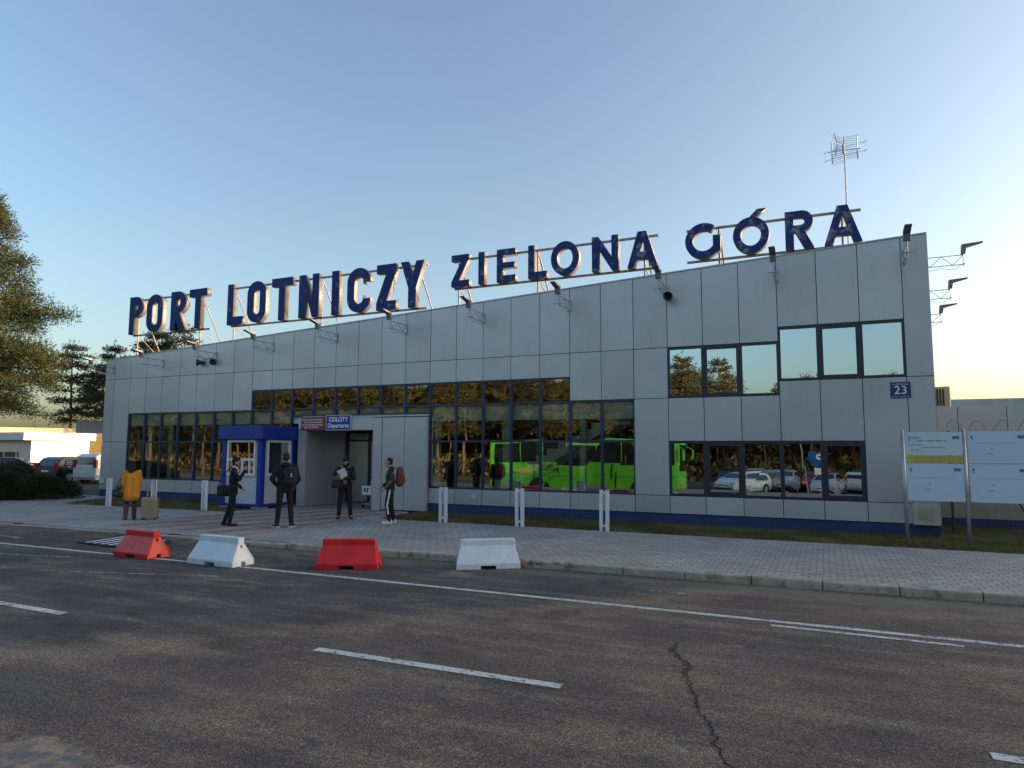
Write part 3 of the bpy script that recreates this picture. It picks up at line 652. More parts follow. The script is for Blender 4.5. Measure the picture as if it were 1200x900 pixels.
def word(name, items, z0, t, rnd, posts, label):
    x0 = items[0][1]; x1 = items[-1][2]
    wd = empty('rooftop_sign', (x0, 0, 0), 0, label, 'sign', 'blue letter signs on the terminal roof')
    for c, a, d in items:
        letter(c, a, d, z0, ZT, wd, x0, t, rnd)
    y = .3+.21+.035
    for zz in (ZT-.10, z0-.02):
        b = MB(); b.box(0, x1-x0, y-.03, y+.03, zz-.03, zz+.03); b.build('rail', MAT['rusty'], wd)
    for px in posts:
        zr = roofz(px, .6)-.15
        b = MB(); b.bar((px-x0, y+.06, zr), (px-x0, y+.06, ZT-.05), .03, n=6); b.build('post', MAT['rusty'], wd)
        b = MB(); zb = roofz(px, 2.1)-.15
        b.bar((px-x0+.02, y+.08, ZT-.2), (px-x0+.02, 2.1, zb), .024, n=6); b.bar((px-x0+.02, y+.08, z0), (px-x0+.02, 1.8, roofz(px, 1.8)+.3), .016, n=6)
        b.build('brace', MAT['rusty'], wd)
word('PORT', [('P', .24, 1.02), ('O', 1.27, 2.20), ('R', 2.66, 3.48), ('T', 3.68, 4.62)], 6.56, .29, False, (.42, 4.0), 'large blue letters PORT on a rusty frame at the low left end of the roof')
word('LOTNICZY', [('L', 5.72, 6.48), ('O', 6.72, 7.62), ('T', 7.90, 8.87), ('N', 9.18, 10.08), ('I', 10.65, 10.96), ('C', 11.32, 12.28), ('Z', 12.54, 13.32), ('Y', 13.50, 14.40)], 6.56, .29, False, (5.78, 9.98, 14.0), 'large blue letters LOTNICZY on a rusty frame, second word from the left')
word('ZIELONA', [('Z', 15.43, 16.05), ('I', 16.40, 16.60), ('E', 17.04, 17.66), ('L', 18.10, 18.68), ('O', 18.84, 19.72), ('N', 20.12, 20.90), ('A', 21.17, 22.02)], 7.08, .19, True, (15.55, 18.3, 21.6), 'smaller blue letters ZIELONA on a rusty frame, third word from the left')
word('GORA', [('G', 22.80, 23.72), ('Ó', 24.06, 24.96), ('R', 25.36, 26.02), ('A', 26.28, 27.13)], 7.13, .19, True, (23.66, 26.7), 'flaking blue letters GÓRA on a rusty frame, last word at the right')

# ------------------------------------------------------------------ floodlights on lattice arms, loudspeakers, antenna
def make_floodlight(loc, rz, label):
    """arm along local -Y"""
    fl = empty('floodlight', loc, rz, label, 'floodlight', 'floodlights on lattice arms along the terminal roof edge')
    b = MB(); L_ = .95; h = .24
    b.box(-.05, .05, -.03, 0, -h/2-.05, h/2+.05)
    for z in (-h/2, h/2): b.bar((0, -.02, z), (0, -L_, z), .011, n=6)
    for i in range(4):
        y0 = -L_*i/4; y1 = -L_*(i+1)/4
        b.bar((0, y0, (-h/2 if i % 2 else h/2)), (0, y1, (h/2 if i % 2 else -h/2)), .008, n=5)
    b.bar((0, -L_, -h/2), (0, -L_, h/2+.08), .014, n=6); b.bar((-.13, -L_, -h/2), (.13, -L_, -h/2), .012, n=6)
    b.path([(0, -L_+.05, -h/2), (.03, -L_+.2, -h/2-.12), (.02, -L_+.5, -h/2-.05), (0, -.05, -h/2-.12)], .006)
    b.build('bracket_arm', MAT['galv'], fl)
    b = MB(); b.prism([(-L_+.05, .14), (-L_-.04, .14), (-L_-.07, .30), (-L_-.42, .385), (-L_-.42, .41), (-L_+.03, .38)], 'x', -.075, .075); b.build('lamp_housing', mat('lamp_housing_grey', (.16, .16, .17), .5, .3) if 'lh' not in MAT else MAT['lh'], fl, bevel=.01)
    return fl
MAT['lh'] = mat('lamp_housing_grey', (.16, .16, .17), .5, .3)
AX = [(-.10, 5.05), (2.79, 5.2), (5.58, 5.33), (8.37, 5.52), (11.16, 5.68), (13.95, 5.78), (16.74, 5.92), (19.53, 6.07), (22.32, 6.22), (25.11, 6.36), (27.95, 6.52)]
fnames = ['floodlight on the far left corner of the facade', 'floodlight below the letters PO of PORT', 'floodlight below the gap between PORT and LOTNICZY', 'floodlight below the T of LOTNICZY', 'floodlight below the C of LOTNICZY', 'floodlight below the Y of LOTNICZY', 'floodlight below the I of ZIELONA', 'floodlight below the O of ZIELONA', 'floodlight below the final A of ZIELONA, just above a loudspeaker', 'floodlight below the R of GÓRA', 'floodlight right of the final A of GÓRA near the building corner']
for (x, z), s in zip(AX, fnames): make_floodlight((x, 0, z), 0, 'grey '+s)
for (y, z), s in zip([(1.5, 6.70), (3.6, 6.28), (5.4, 5.92)], ['highest', 'middle', 'lowest']): make_floodlight((XR, y, z), R(90), s+' of the three floodlights sticking out past the right end of the terminal')
def make_speaker(loc, rz, label):
    s = empty('loudspeaker', loc, rz, label, 'loudspeaker', 'horn loudspeakers on the facade')
    b = MB(); b.bar((0, 0, .05), (0, -.12, .05), .02); b.bar((0, -.12, .08), (0, -.14, -.05), .018); b.build('bracket', MAT['galv'], s)
    b = MB(); n = 18; prof = [(0, .05), (.06, .07), (.12, .075), (.2, .09), (.29, .13), (.33, .165), (.325, .155), (.25, .09), (.12, .05)]
    vs = []; 
    for d, r in prof:
        for i in range(n): vs.append((math.cos(2*PI*i/n)*r, -.1-d, -.12+math.sin(2*PI*i/n)*r))
    fs = [(j*n+i, j*n+(i+1) % n, (j+1)*n+(i+1) % n, (j+1)*n+i) for j in range(len(prof)-1) for i in range(n)]
    fs.append(tuple(range(n))); fs.append(tuple(range((len(prof)-1)*n, len(prof)*n)))
    b.add(vs, fs); b.build('horn', mat('dark_horn', (.03, .026, .026), .45), s, smooth=True); s.scale = (.8, .8, .8)
make_speaker((22.28, 0, 6.12), R(25), 'dark horn loudspeaker on the facade below the letters ZIELONA')
make_speaker((5.25, 0, 5.22), R(70), 'dark horn loudspeaker on the facade near PORT, facing right'); make_speaker((5.12, 0, 5.22), R(-60), 'dark horn loudspeaker on the facade near PORT, facing left')
an = empty('antenna', (26.86, 1.5, 6.6), 0, 'television antenna with wire reflector grids on a thin roof mast', 'antenna')
b = MB(); b.bar((0, 0, 0), (0, 0, 3.78), .022); b.build('mast', MAT['galv'], an)
def grid_panel(cx, cz, a, tilt):
    b = MB(); u = Vector((math.cos(a), math.sin(a), 0))
    for s in (-1, 1):
        for k in range(6):
            z = cz+s*(.04+k*.052); off = u.cross(Vector((0, 0, 1)))*(.04+k*.012)
            p = Vector((cx, 0, z)); b.bar(p+off, p+u*.31+off*1.6, .005, n=4)
        p = Vector((cx, 0, cz))+u*.31
        b.bar(p+Vector((0, 0, s*.04)), p+Vector((0, 0, s*.31))+u.cross(Vector((0, 0, 1)))*.06, .016, n=5)
    b.bar((0, 0, cz), tuple(Vector((0, 0, cz))+u*.4), .01, n=5); b.build('reflector_grid', MAT['galv'], an)
grid_panel(0, 3.42, R(10), 0); grid_panel(0, 3.42, R(175), 0); grid_panel(0, 3.52, R(235), 0)
b = MB()
for s, a in ((1, R(-15)), (-1, R(-25))):
    u = Vector((math.cos(a)*s, math.sin(a)*s, 0)); c = Vector((0, 0, 3.38))
    for dz in (-.12, .12):
        b.bar(c+Vector((0, 0, dz)), c+u*.55+Vector((0, 0, dz)), .005, n=4); b.bar(c+u*.5+Vector((0, 0, dz))-Vector((.04, 0, .03)), c+u*.5+Vector((.05, 0, dz*0+.0))+Vector((0, 0, dz+.03)), .005, n=4)
    b.bar(c+u*.52+Vector((0, 0, -.15)), c+u*.52+Vector((0, 0, .15)), .005, n=4)
b.bar((-.03, -.05, 3.3), (-.03, -.05, 3.56), .03, n=6); b.build('dipole', MAT['galv'], an)

# ------------------------------------------------------------------ wall signs
s = empty('departures_sign', (11.5, -.18, 2.79), 0, 'blue ODLOTY Departures sign above the entrance', 'sign')
b = MB(); b.box(-.5, .5, -.02, .015, -.245, .245); b.build('sign_panel', MAT['signblue'], s, bevel=.004)
b = MB()
for q in ((-.512, .512, .236, .25), (-.512, .512, -.25, -.236), (-.512, -.5, -.236, .236), (.5, .512, -.236, .236)): b.box(q[0], q[1], -.026, -.0, q[2], q[3])
b.build('rim', MAT['signwhite'], s)
text_obj('ODLOTY', .215, MAT['signwhite'], s, (0, -.023, .10), FR, bold=.006, xs=.88); text_obj('Departures', .205, MAT['signwhite'], s, (0, -.023, -.10), FR, bold=.005, xs=.92)
s = empty('notice_sign', (10.43, -.18, 2.77), 0, 'small dark red notice with four white text lines left of the departures sign', 'sign')
b = MB(); b.box(-.5, .5, -.02, .015, -.22, .22); b.build('sign_panel', MAT['signred'], s, bevel=.004)
b = MB(); random.seed(9)
for i, (z, xa, xb) in enumerate(((.13, -.44, .44), (.045, -.36, .40), (-.045, -.44, .44), (-.125, -.36, .24))):
    x = xa
    while x < xb:       # words too small to read in the photograph, as strokes
        l = random.uniform(.05, .14); b.box(x, min(x+l, xb), -.024, -.0205, z-.024, z+.024); x += l+.03
b.build('text_lines', mat('pink_white_print', (.62, .50, .50), .6), s)
s = empty('house_number_plate', (27.76, -.012, 3.36), 0, 'small navy plate with the number 23 near the right corner of the facade', 'number plate')
b = MB(); b.box(-.21, .21, -.012, .008, -.19, .19); b.build('plate', MAT['plate'], s, bevel=.004)
text_obj('23', .27, MAT['signwhite'], s, (.0, -.015, -.01), FR, bold=.001, xs=1.05)
b = MB()
for xa, xb in ((-.17, -.13), (-.10, -.02), (0, .05), (.07, .11), (.12, .16)): b.box(xa, xb, -.0145, -.0125, .115, .155)
for xa, xb in ((-.19, -.14), (-.13, -.05), (-.02, .05), (.06, .17)): b.box(xa, xb, -.0145, -.0125, -.165, -.145)
b.build('small_print', mat('faint_print', (.28, .29, .4), .6), s)
s = MB(); s.box(-.075, .075, -.03, 0, -.08, .08); s.box(-.055, .055, -.035, -.031, -.06, .06)
tag(s.build('wall_vent', MAT['kgrey'], loc=(16.49, -.005, .52), bevel=.004), 'small square grey vent cover low on the facade right of the entrance', 'vent')
s = MB(); s.box(-.12, .12, -.06, 0, -.1, .1); tag(s.build('meter_box', MAT['kgrey'], loc=(.2-.57, -.008, .62), bevel=.006), 'small pale box fixed low on the far left corner of the terminal', 'box')
gb = empty('gas_box', (28.1, -.06, 0), 0, 'beige utility cabinet at the right foot of the terminal behind the information board', 'cabinet')
b = MB(); b.box(-.22, .30, -.1, .05, .26, .74); b.build('casing', mat('pale_beige_metal', (.46, .41, .33), .6, 0, .1), gb, bevel=.008)
b = MB(); b.box(-.12, .18, -.115, -.101, .38, .66); b.build('door', mat('beige_door', (.40, .35, .28), .6), gb, bevel=.006)

# ------------------------------------------------------------------ posts along the verge
def bollard_mesh(kind):
    b = MB(); g = .035
    for s_ in (-1, 1): b.box(s_*(g+.04)-.035, s_*(g+.04)+.035, -.035, .035, 0, .90)
    return b
BP = [(4.25, -2.95, 'farthest left, beside the woman in the mustard coat', .92), (6.42, -2.95, 'right of the beige suitcase', .90), (8.3, -2.62, 'just left of the blue kiosk', .92), (16.80, -2.37, 'on the verge right of the entrance, nearest to it', .92), (19.03, -2.38, 'on the verge below the staircase window', .95), (21.22, -2.32, 'farthest right, on the verge in front of the green bus reflection', .97)]
for k, (x, y, s_, h) in enumerate(BP):
    p = empty('white_post', (x, y, 0), R(0), 'white steel double post '+s_, 'post', 'white double posts along the verge')
    gp = .075 if k > 2 else .062
    for sg in (-1, 1):
        b = MB(); b.box(sg*gp-.038, sg*gp+.038, -.038, .038, -.05, h); b.build('upright', MAT['white'], p, bevel=.004)
    b = MB(); b.box(-gp+.039, gp-.039, -.03, .03, h-.09, h-.04); b.box(-gp+.039, gp-.039, -.03, .03, .10, .15); b.build('crosspiece', MAT['white'], p)
    p.rotation_euler = (0, R(random.uniform(-.8, .8)), R(0))

# ------------------------------------------------------------------ road barriers
def make_barrier(loc, rz, m, label, L_=1.08, tilt=0):
    o = empty('road_barrier', loc, rz, label, 'barrier', 'red and white plastic road barriers')
    bm = bmesh.new()
    D, h = .24, .49; hs = L_/2
    # profile across (y,z): foot, slope, top rib
    prof = [(D, 0), (D, .10), (.07, .38), (.07, h), (-.07, h), (-.07, .38), (-D, .10), (-D, 0)]
    # slanted ends: top shorter than base
    def X(z, s_): return s_*(hs-(0.0 if z < .11 else (z-.1)*.26 if z < .39 else .075))
    vs = [[bm.verts.new((X(z, s_), y, z)) for y, z in prof] for s_ in (-1, 1)]
    bm.faces.new(vs[0][::-1]); bm.faces.new(vs[1])
    n = len(prof)
    for i in range(n):
        if i == n-1: continue
        bm.faces.new((vs[0][i], vs[0][(i+1) % n], vs[1][(i+1) % n], vs[1][i]))
    bm.faces.new((vs[0][n-1], vs[0][0], vs[1][0], vs[1][n-1]))
    bmesh.ops.recalc_face_normals(bm, faces=bm.faces)
    bmesh.ops.bevel(bm, geom=list(bm.edges), offset=.012, segments=2, affect='EDGES', profile=.5)
    me = bpy.data.meshes.new('shell'); bm.to_mesh(me); bm.free(); me.materials.append(m)
    s_ = bpy.data.objects.new('shell', me); COL.objects.link(s_); s_.parent = o
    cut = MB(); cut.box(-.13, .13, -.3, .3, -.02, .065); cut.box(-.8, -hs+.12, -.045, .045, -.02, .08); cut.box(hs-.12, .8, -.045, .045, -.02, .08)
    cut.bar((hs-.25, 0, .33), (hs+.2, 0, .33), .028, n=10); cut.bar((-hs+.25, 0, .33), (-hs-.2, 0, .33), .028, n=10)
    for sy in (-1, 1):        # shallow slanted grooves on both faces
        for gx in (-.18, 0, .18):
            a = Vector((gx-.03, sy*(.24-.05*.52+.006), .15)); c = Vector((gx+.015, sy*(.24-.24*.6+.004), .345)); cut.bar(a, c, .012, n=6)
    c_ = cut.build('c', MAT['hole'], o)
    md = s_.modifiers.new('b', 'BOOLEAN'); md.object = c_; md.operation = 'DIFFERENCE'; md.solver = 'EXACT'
    bpy.context.view_layer.update()
    me2 = bpy.data.meshes.new_from_object(s_.evaluated_get(bpy.context.evaluated_depsgraph_get())); s_.modifiers.clear(); s_.data = me2
    bpy.data.objects.remove(c_)
    o.rotation_euler = (0, R(tilt), rz); return o
make_barrier((14.22, -9.24, -.12), R(-3), MAT['bred'], 'red plastic road barrier farthest left, standing beside the striped mat', 1.0)
make_barrier((16.22, -9.20, -.12), R(-2), MAT['bwhite'], 'white plastic road barrier between the two red ones', 1.14)
make_barrier((18.52, -8.52, -.12), R(25), MAT['bred'], 'red plastic road barrier right of the middle, square to the camera', 1.06)
make_barrier((20.67, -7.44, -.12), R(29), MAT['bwhite'], 'white plastic road barrier farthest right, close to the kerb', 1.10, -1)
# striped ramp mat
mt = empty('striped_mat', (12.5, -8.36, -.066), R(-4), 'black rubber ramp mat with white stripes lying at the dropped kerb', 'mat')
b = MB(); b.prism([(-1.0, 0), (1.0, 0), (.9, .025), (-.9, .025)], 'y', -.45, .45); b.build('rubber_mat', MAT['rubber'], mt)
b = MB()
for i in range(6):
    x = -.72+i*.27; b.add([(x, -.40, .0275), (x+.10, -.40, .0275), (x+.22, .40, .0275), (x+.12, .40, .0275)], [(0, 1, 2, 3)])
b.build('white_stripes', MAT['signwhite'], mt)

mt.rotation_euler = (R(3.3), 0, R(-4))
# ------------------------------------------------------------------ information boards
ib = empty('information_board', (28.6, -2.1, 0), 0, 'row of faded information boards between leaning grey posts at the right edge', 'notice board')
for x in (27.57, 28.64, 29.72):
    b = MB(); b.bar((x-28.6, 0, -.05), (x-28.6-.015, 0, 2.37), .034, n=14); b.ball((x-28.6-.015, 0, 2.37), .034, .034, .015); b.build('post', MAT['galv'], ib, smooth=True)
def info(x0, x1, z0, z1, m, dark):
    o = empty('panel', ((x0+x1)/2-28.6, -.03, z0)); o.parent = ib; w_ = (x1-x0)/2; h = z1-z0
    b = MB(); b.box(-w_, w_, -.008, .008, 0, h); b.build('sheet', m, o)
    b = MB(); b.box(-w_+.05, -w_+.085, -.0105, -.0085, h-.14, h-.09); b.box(-w_+.06, -w_+.09, -.0105, -.0085, h-.17, h-.15)
    if dark:
        b.box(-w_+.11, -w_+.24, -.0105, -.0085, h-.115, h-.10); b.box(-w_+.11, -w_+.28, -.0105, -.0085, h-.14, h-.133)
        x = -w_+.2
        for l in (.10, .03, .14, .12, .05): b.box(x, x+l, -.0105, -.0085, h*.60, h*.60+.018); x += l+.02
        x = -w_+.08
        for l in (.07, .09, .05): b.box(x, x+l, -.0105, -.0085, h*.43, h*.43+.014); x += l+.012
        x = -w_+.28
        for l in (.12, .06, .16, .04): b.box(x, x+l, -.0105, -.0085, h*.33, h*.33+.012); x += l+.012
        b.box(-w_+.08, -w_+.14, -.0105, -.0085, h*.2, h*.2+.014); b.box(-w_+.16, -w_+.28, -.0105, -.0085, h*.21, h*.21+.01)
    else:
        b.box(-w_+.12, w_-.12, -.0105, -.0085, h*.62, h*.62+.004); b.box(-.12, -.09, -.0105, -.0085, h*.44, h*.44+.02); b.box(-.2, -.09, -.0105, -.0085, h*.3, h*.3+.01)
    b.build('faded_print', MAT['ink'], o)
    b = MB(); b.box(w_-.17, w_-.05, -.0108, -.0085, h-.145, h-.085); b.build('flag_mark', MAT['eublue'], o)
info(27.61, 28.60, 1.85, 2.32, MAT['board2'], True)
info(27.61, 28.60, .93, 1.68, MAT['board'], False); info(28.69, 29.68, 1.70, 2.33, MAT['board'], False); info(28.69, 29.68, .93, 1.68, MAT['board'], False)
b = MB(); b.box(-.86, .0, -.038, -.022, 1.70, 1.83); o = b.build('ochre_strip', MAT['ochre'], ib); 
b = MB(); b.box(-.99, -.862, -.038, -.022, 1.70, 1.83); b.build('lime_strip', MAT['lime'], ib)

# ------------------------------------------------------------------ right annex, fence, air conditioner
rw = empty('annex_building', (34, 3, 0), 0, 'low grey panelled annex behind the wire fence at the right edge', 'building')
b = MB(); bb = MB(); x = 29.3-1.08*1; i = 0; random.seed(4)
xs_ = [28.47] + [29.32+1.08*k for k in range(0, 14)]
for xa, xb in zip(xs_, xs_[1:]):
    b.box(xa-34+.008, xb-34-.008, 0+random.uniform(-.002, .002), .04, 1.0, 3.12)
b.build('cladding', MAT['clad'], rw)
b = MB(); b.box(-5.53, 9.4, .045, .3, .1, 3.10); b.box(-5.53, 9.4, .3, 6, 2.95, 3.08); b.build('wall_core', MAT['gap'], rw)
b = MB(); b.box(-5.53, 9.4, -.01, .044, .2, .99); b.build('lower_wall', mat('beige_lower_wall', (.38, .33, .26), .8), rw)
b = MB(); b.box(-5.53, 9.4, -.02, .044, -.1, .19); b.build('plinth', MAT['plinth'], rw)
b = MB(); b.box(-12, 30, 0, 12, -.1, 3.95); o = tag(b.build('hangar', mat('pale_hangar_wall', (.5, .52, .56), .5), loc=(42, 13, 0)), 'long pale building with a flat roof seen just over the annex', 'building')
ac = empty('air_conditioner', (29.0, 3.7, 3.10), R(-12), 'beige air conditioner with dark louvres on the annex roof', 'air conditioner')
b = MB(); b.box(-.28, .28, -.16, .16, .02, .60); b.build('casing', MAT['beige'], ac, bevel=.02)
for k in range(5): b = MB(); b.box(-.17+k*.07, -.13+k*.07, -.172, -.161, .08, .53); b.build('louvre', MAT['black'], ac)
fe = empty('wire_fence', (28.7, 1.1, 0), 0, 'wire mesh fence with coiled barbed wire on top running right from the terminal', 'fence')
for x in (.12, 2.05, 4.1, 6.15, 8.2, 10.2):
    b = MB(); b.bar((x, 0, -.05), (x, 0, 2.42), .03, n=8); b.build('post', MAT['rustw'], fe)
b = MB(); b.bar((1.0, -.02, 1.6), (1.75, -.45, -.02), .022, n=6); b.build('brace', MAT['rustw'], fe)
b = MB()
for k in range(150): b.box(.03+k*.07, .033+k*.07, -.0015, .0015, .05, 2.3)
for k in range(33): b.box(.03, 10.4, -.002, .002, .05+k*.07, .053+k*.07)
b.build('mesh', MAT['wire'], fe)
b = MB(); pts = []
for k in range(800):
    t = k*.16; rad = .20+.03*math.sin(k*.21); pts.append((.1+k*.0125, .16*math.cos(t), 2.50+rad*math.sin(t)*(.85)))
b.path(pts, .007, n=4)
for k in range(0, 800, 3): p = Vector(pts[k]); b.bar(p+Vector((.0, 0, -.018)), p+Vector((.01, 0, .018)), .003, n=3)
b.build('barbed_coil', MAT['wire'], fe)

# ------------------------------------------------------------------ trees
def blade_clump(b, c, rad, n, ln, wd, flat=.6, up=.3):
    for k in range(n):
        d = Vector((random.gauss(0, 1), random.gauss(0, 1), random.gauss(0, flat)+up*.0))
        if d.length < .01: continue
        d.normalize(); p = Vector(c)+d*rad*random.random()**.5*Vector((1, 1, flat)).length/1.5
        dr = (d+Vector((random.uniform(-.7, .7), random.uniform(-.7, .7), random.uniform(-.3, .9)))).normalized()
        s_ = dr.orthogonal().normalized(); s_.rotate(Matrix.Rotation(random.uniform(0, PI), 3, dr)) if False else None
        s_ = Matrix.Rotation(random.uniform(0, PI), 3, dr) @ s_
        l = ln*random.uniform(.6, 1.3); q = p+dr*l
        b.add([p-s_*wd*.3, p+s_*wd*.3, p+dr*l*.6+s_*wd, q, p+dr*l*.6-s_*wd], [(0, 1, 2, 3, 4)])
def pine_parts(h, crown_from, radf, nwh, per, clump_n, ln, wd, rad=.35, trunk_r=.17, seed=1, lean=0., flat=.45, jit=.6):
    random.seed(seed)
    tr = MB(); cr = MB(); ax = []
    segs = 10
    for i in range(segs+1):
        t = i/segs; ax.append(Vector((lean*t+.12*math.sin(t*5+seed), .10*math.cos(t*4+seed), h*.97*t)))
    for i in range(segs): tr.bar(ax[i], ax[i+1], trunk_r*(1-.085*i), trunk_r*(1-.085*(i+1)), 9, caps=False)
    def at(z): t = max(0, min(.999, z/(h*.97)))*segs; i = int(t); return ax[i].lerp(ax[i+1], t-i)
    for wv in range(nwh):
        z = crown_from+(h-crown_from)*(wv+random.uniform(0, .6))/nwh
        zb_ = z; rmax = radf((z-crown_from)/(h-crown_from))
        a0 = random.uniform(0, 2*PI)
        for k in range(per):
            if random.random() < .15: continue
            a = a0+2*PI*k/per+random.uniform(-.5, .5); r = rmax*random.uniform(.5, 1.12)
            z = zb_+random.uniform(-.5, .5)*(jit-.6)*(h-crown_from)/nwh*1.4; p0 = at(z); u = Vector((math.cos(a), math.sin(a), 0)); pts = [p0]
            rise = random.uniform(.05, .30)
            for j in range(1, 5):
                t = j/4; pts.append(p0+u*r*t+Vector((random.uniform(-.12, .12)*r*.3, random.uniform(-.12, .12)*r*.3, r*(rise*t-.30*t*t*(1-rise)))))
            for j in range(4): tr.bar(pts[j], pts[j+1], .035*(1-.2*j)*(r/2+.4), .035*(1-.2*(j+1))*(r/2+.4), 5, caps=False)
            nb = max(3, int(r*3.2))
            for j in range(nb):
                t = .32+.68*(j+random.random())/nb; q = pts[0].lerp(pts[-1], t); i = min(3, int(t*4)); q = pts[i].lerp(pts[i+1], t*4-i)
                side = random.choice((-1, 1)); sl_ = r*.30*(1.15-t)+.12
                tip = q+Vector((-u.y*side, u.x*side, 0))*sl_*random.uniform(.3, 1.2)+u*sl_*.6+Vector((0, 0, random.uniform(-.02, .22)))
                tr.bar(q, tip, .014, .006, 4, caps=False)
                for e in range(2):
                    cpt = q.lerp(tip, .45+.6*e); blade_clump(cr, cpt, rad*random.uniform(.6, 1.1), clump_n, ln, wd, flat)
    blade_clump(cr, ax[-1]+Vector((0, 0, .1)), rad, clump_n*2, ln, wd, 1.)
    return tr, cr
# big pine at the left edge
def rf(t): 
    pts = [(0, 2.6), (.10, 3.9), (.22, 4.5), (.38, 4.0), (.52, 3.5), (.66, 2.2), (.82, 1.3), (1, .3)]
    for a, c in zip(pts, pts[1:]):
        if a[0] <= t <= c[0]: return a[1]+(c[1]-a[1])*(t-a[0])/(c[0]-a[0])
    return .3
tr, cr = pine_parts(13.6, 3.5, rf, 15, 8, 62, .16, .018, .50, .24, 35, 0., .8, 1.3)
t1 = empty('pine_tree', (-8.7, -.7, -.05), 0, 'big sunlit pine reaching in from the left edge above the low bushes', 'tree')
tr.build('trunk', MAT['bark'], t1, smooth=True); cr.build('crown', MAT['needle'], t1)
# far pines behind the car park, left of the terminal
def crown_round(t): return (.9+1.9*math.sin(PI*min(1, t*1.05+.12)))*1.0
protos = []
for sd_, mname in ((41, 'needle3'), (42, 'needle3'), (43, 'needle3')):
    tr, cr = pine_parts(14, 4.6, lambda t: 3.2*math.sin(PI*min(1, .12+t*.9))+.4, 9, 6, 12, .34, .05, .55, .22, sd_)
    protos.append((tr, cr, mname))
def place_from(mesh_t, mesh_c, loc, rz, s_, label, group, name='pine_tree', cat='tree'):
    e = empty(name, loc, rz, label, cat, group); e.scale = (s_, s_, s_)
    for nm, me in (('trunk', mesh_t), ('crown', mesh_c)):
        o = bpy.data.objects.new(nm, me); COL.objects.link(o); o.parent = e
    return e
pm = []
for tr, cr, mn in protos:
    a = tr.build('tmp', MAT['bark'], smooth=True); c = cr.build('tmp', MAT[mn]); pm.append((a.data, c.data)); bpy.data.objects.remove(a); bpy.data.objects.remove(c)
FP = [(-56, 34, 1.06, 0), (-52.5, 36, .95, 1), (-48.5, 34, 1.0, 2), (-45.5, 37, 1.12, 1), (-42.5, 35, 1.12, 0), (-40.0, 36, 1.15, 2), (-31.5, 42, .82, 1)]
fl_ = ['behind the yellow wall at the far left', 'partly hidden by the big pine, second from the left', 'standing free over the cream building', 'beside the gap of sky over the cream building', 'left of the grey canopy', 'with a bare trunk right beside the terminal corner', 'whose thin top just shows over the terminal roof below PORT']
for (x, y, s_, k), lb in zip(FP, fl_): place_from(*pm[k], (x, y, -.1), random.uniform(0, 6), s_, 'dark far pine '+lb, 'far pines beyond the car park')
# forest opposite (seen in the glass); unseen rows added right to block the sun
pf = []
for sd_ in (51, 52, 53, 54, 55):
    tr, cr = pine_parts(11.5, 4.6, lambda t: 2.6*math.sin(PI*min(1, .15+t*.87))+.3, 9, 6, 11, .30, .045, .5, .16, sd_)
    a = tr.build('tmp', MAT['barkf' if sd_ < 55 else 'barkd'], smooth=True); c = cr.build('tmp', MAT['needle2' if sd_ < 55 else 'needle3']); pf.append((a.data, c.data)); bpy.data.objects.remove(a); bpy.data.objects.remove(c)
random.seed(77)
cnt = 0
for row, (yy, x0, x1, st_) in enumerate(((-47, -50, 38, 3.6), (-51, -52, 40, 3.3), (-56, -56, 44, 3.2), (-62, -60, 48, 3.4))):
    x = x0
    while x < x1:
        place_from(*random.choice(pf[:4]), (x+random.uniform(-1, 1), yy+random.uniform(-1.4, 1.4), -.5), random.uniform(0, 6), random.uniform(.82, 1.05)*(1+.05*row)*(1.0 if x < 16 else .74), 'pine in the wood across the road, seen only as a reflection in the terminal glass', 'pines of the wood across the road')
        x += st_*random.uniform(.8, 1.2)
for k in range(40):
    place_from(*pf[4], (-36-k % 10*4.4+random.uniform(-1.5, 1.5), -29-k//10*5+random.uniform(-1.5, 1.5), -.9), random.uniform(0, 6), random.uniform(.8, 1.02), 'pine in the wood beyond the left bend of the road, seen only as a reflection', 'pines of the wood beyond the bend')
for k in range(84):  # added out of view to keep the low sun off road and barriers
    place_from(*random.choice(pf), (random.uniform(62, 70)+(k % 2)*11, -44+k//2*1.8, -.2), random.uniform(0, 6), random.uniform(.84, .95), 'unseen pine added beyond the right edge to block the low sun', 'unseen pines added at the right to block the sun')
# undergrowth of the wood opposite: one mass
random.seed(14); b = MB()
for k in range(34000):
    x = random.uniform(-95, 50); y = random.uniform(-66, -45.5)
    if x < -50: y += 8
    if random.random() < .72: y = random.uniform(-76, -64)
    z = -1.+random.random()**1.2*(2.4 if y > -60 else 8.0+1.5*math.sin(x*.4))
    s_ = random.uniform(.12, .30)*(1.5 if y < -63 else 1); a = random.uniform(0, PI); u = Vector((math.cos(a)*s_, math.sin(a)*s_, random.uniform(-.1, .1))); v = Vector((random.uniform(-.1, .1), random.uniform(-.1, .1), s_*.9)); p = Vector((x, y, z))
    b.add([p-u-v*.4, p+u-v, p+u*.6+v, p-u*.8+v*.7], [(0, 1, 2, 3)])
tag(b.build('undergrowth', MAT['leaf']), 'bushy undergrowth under the wood across the road', None, None, 'stuff')
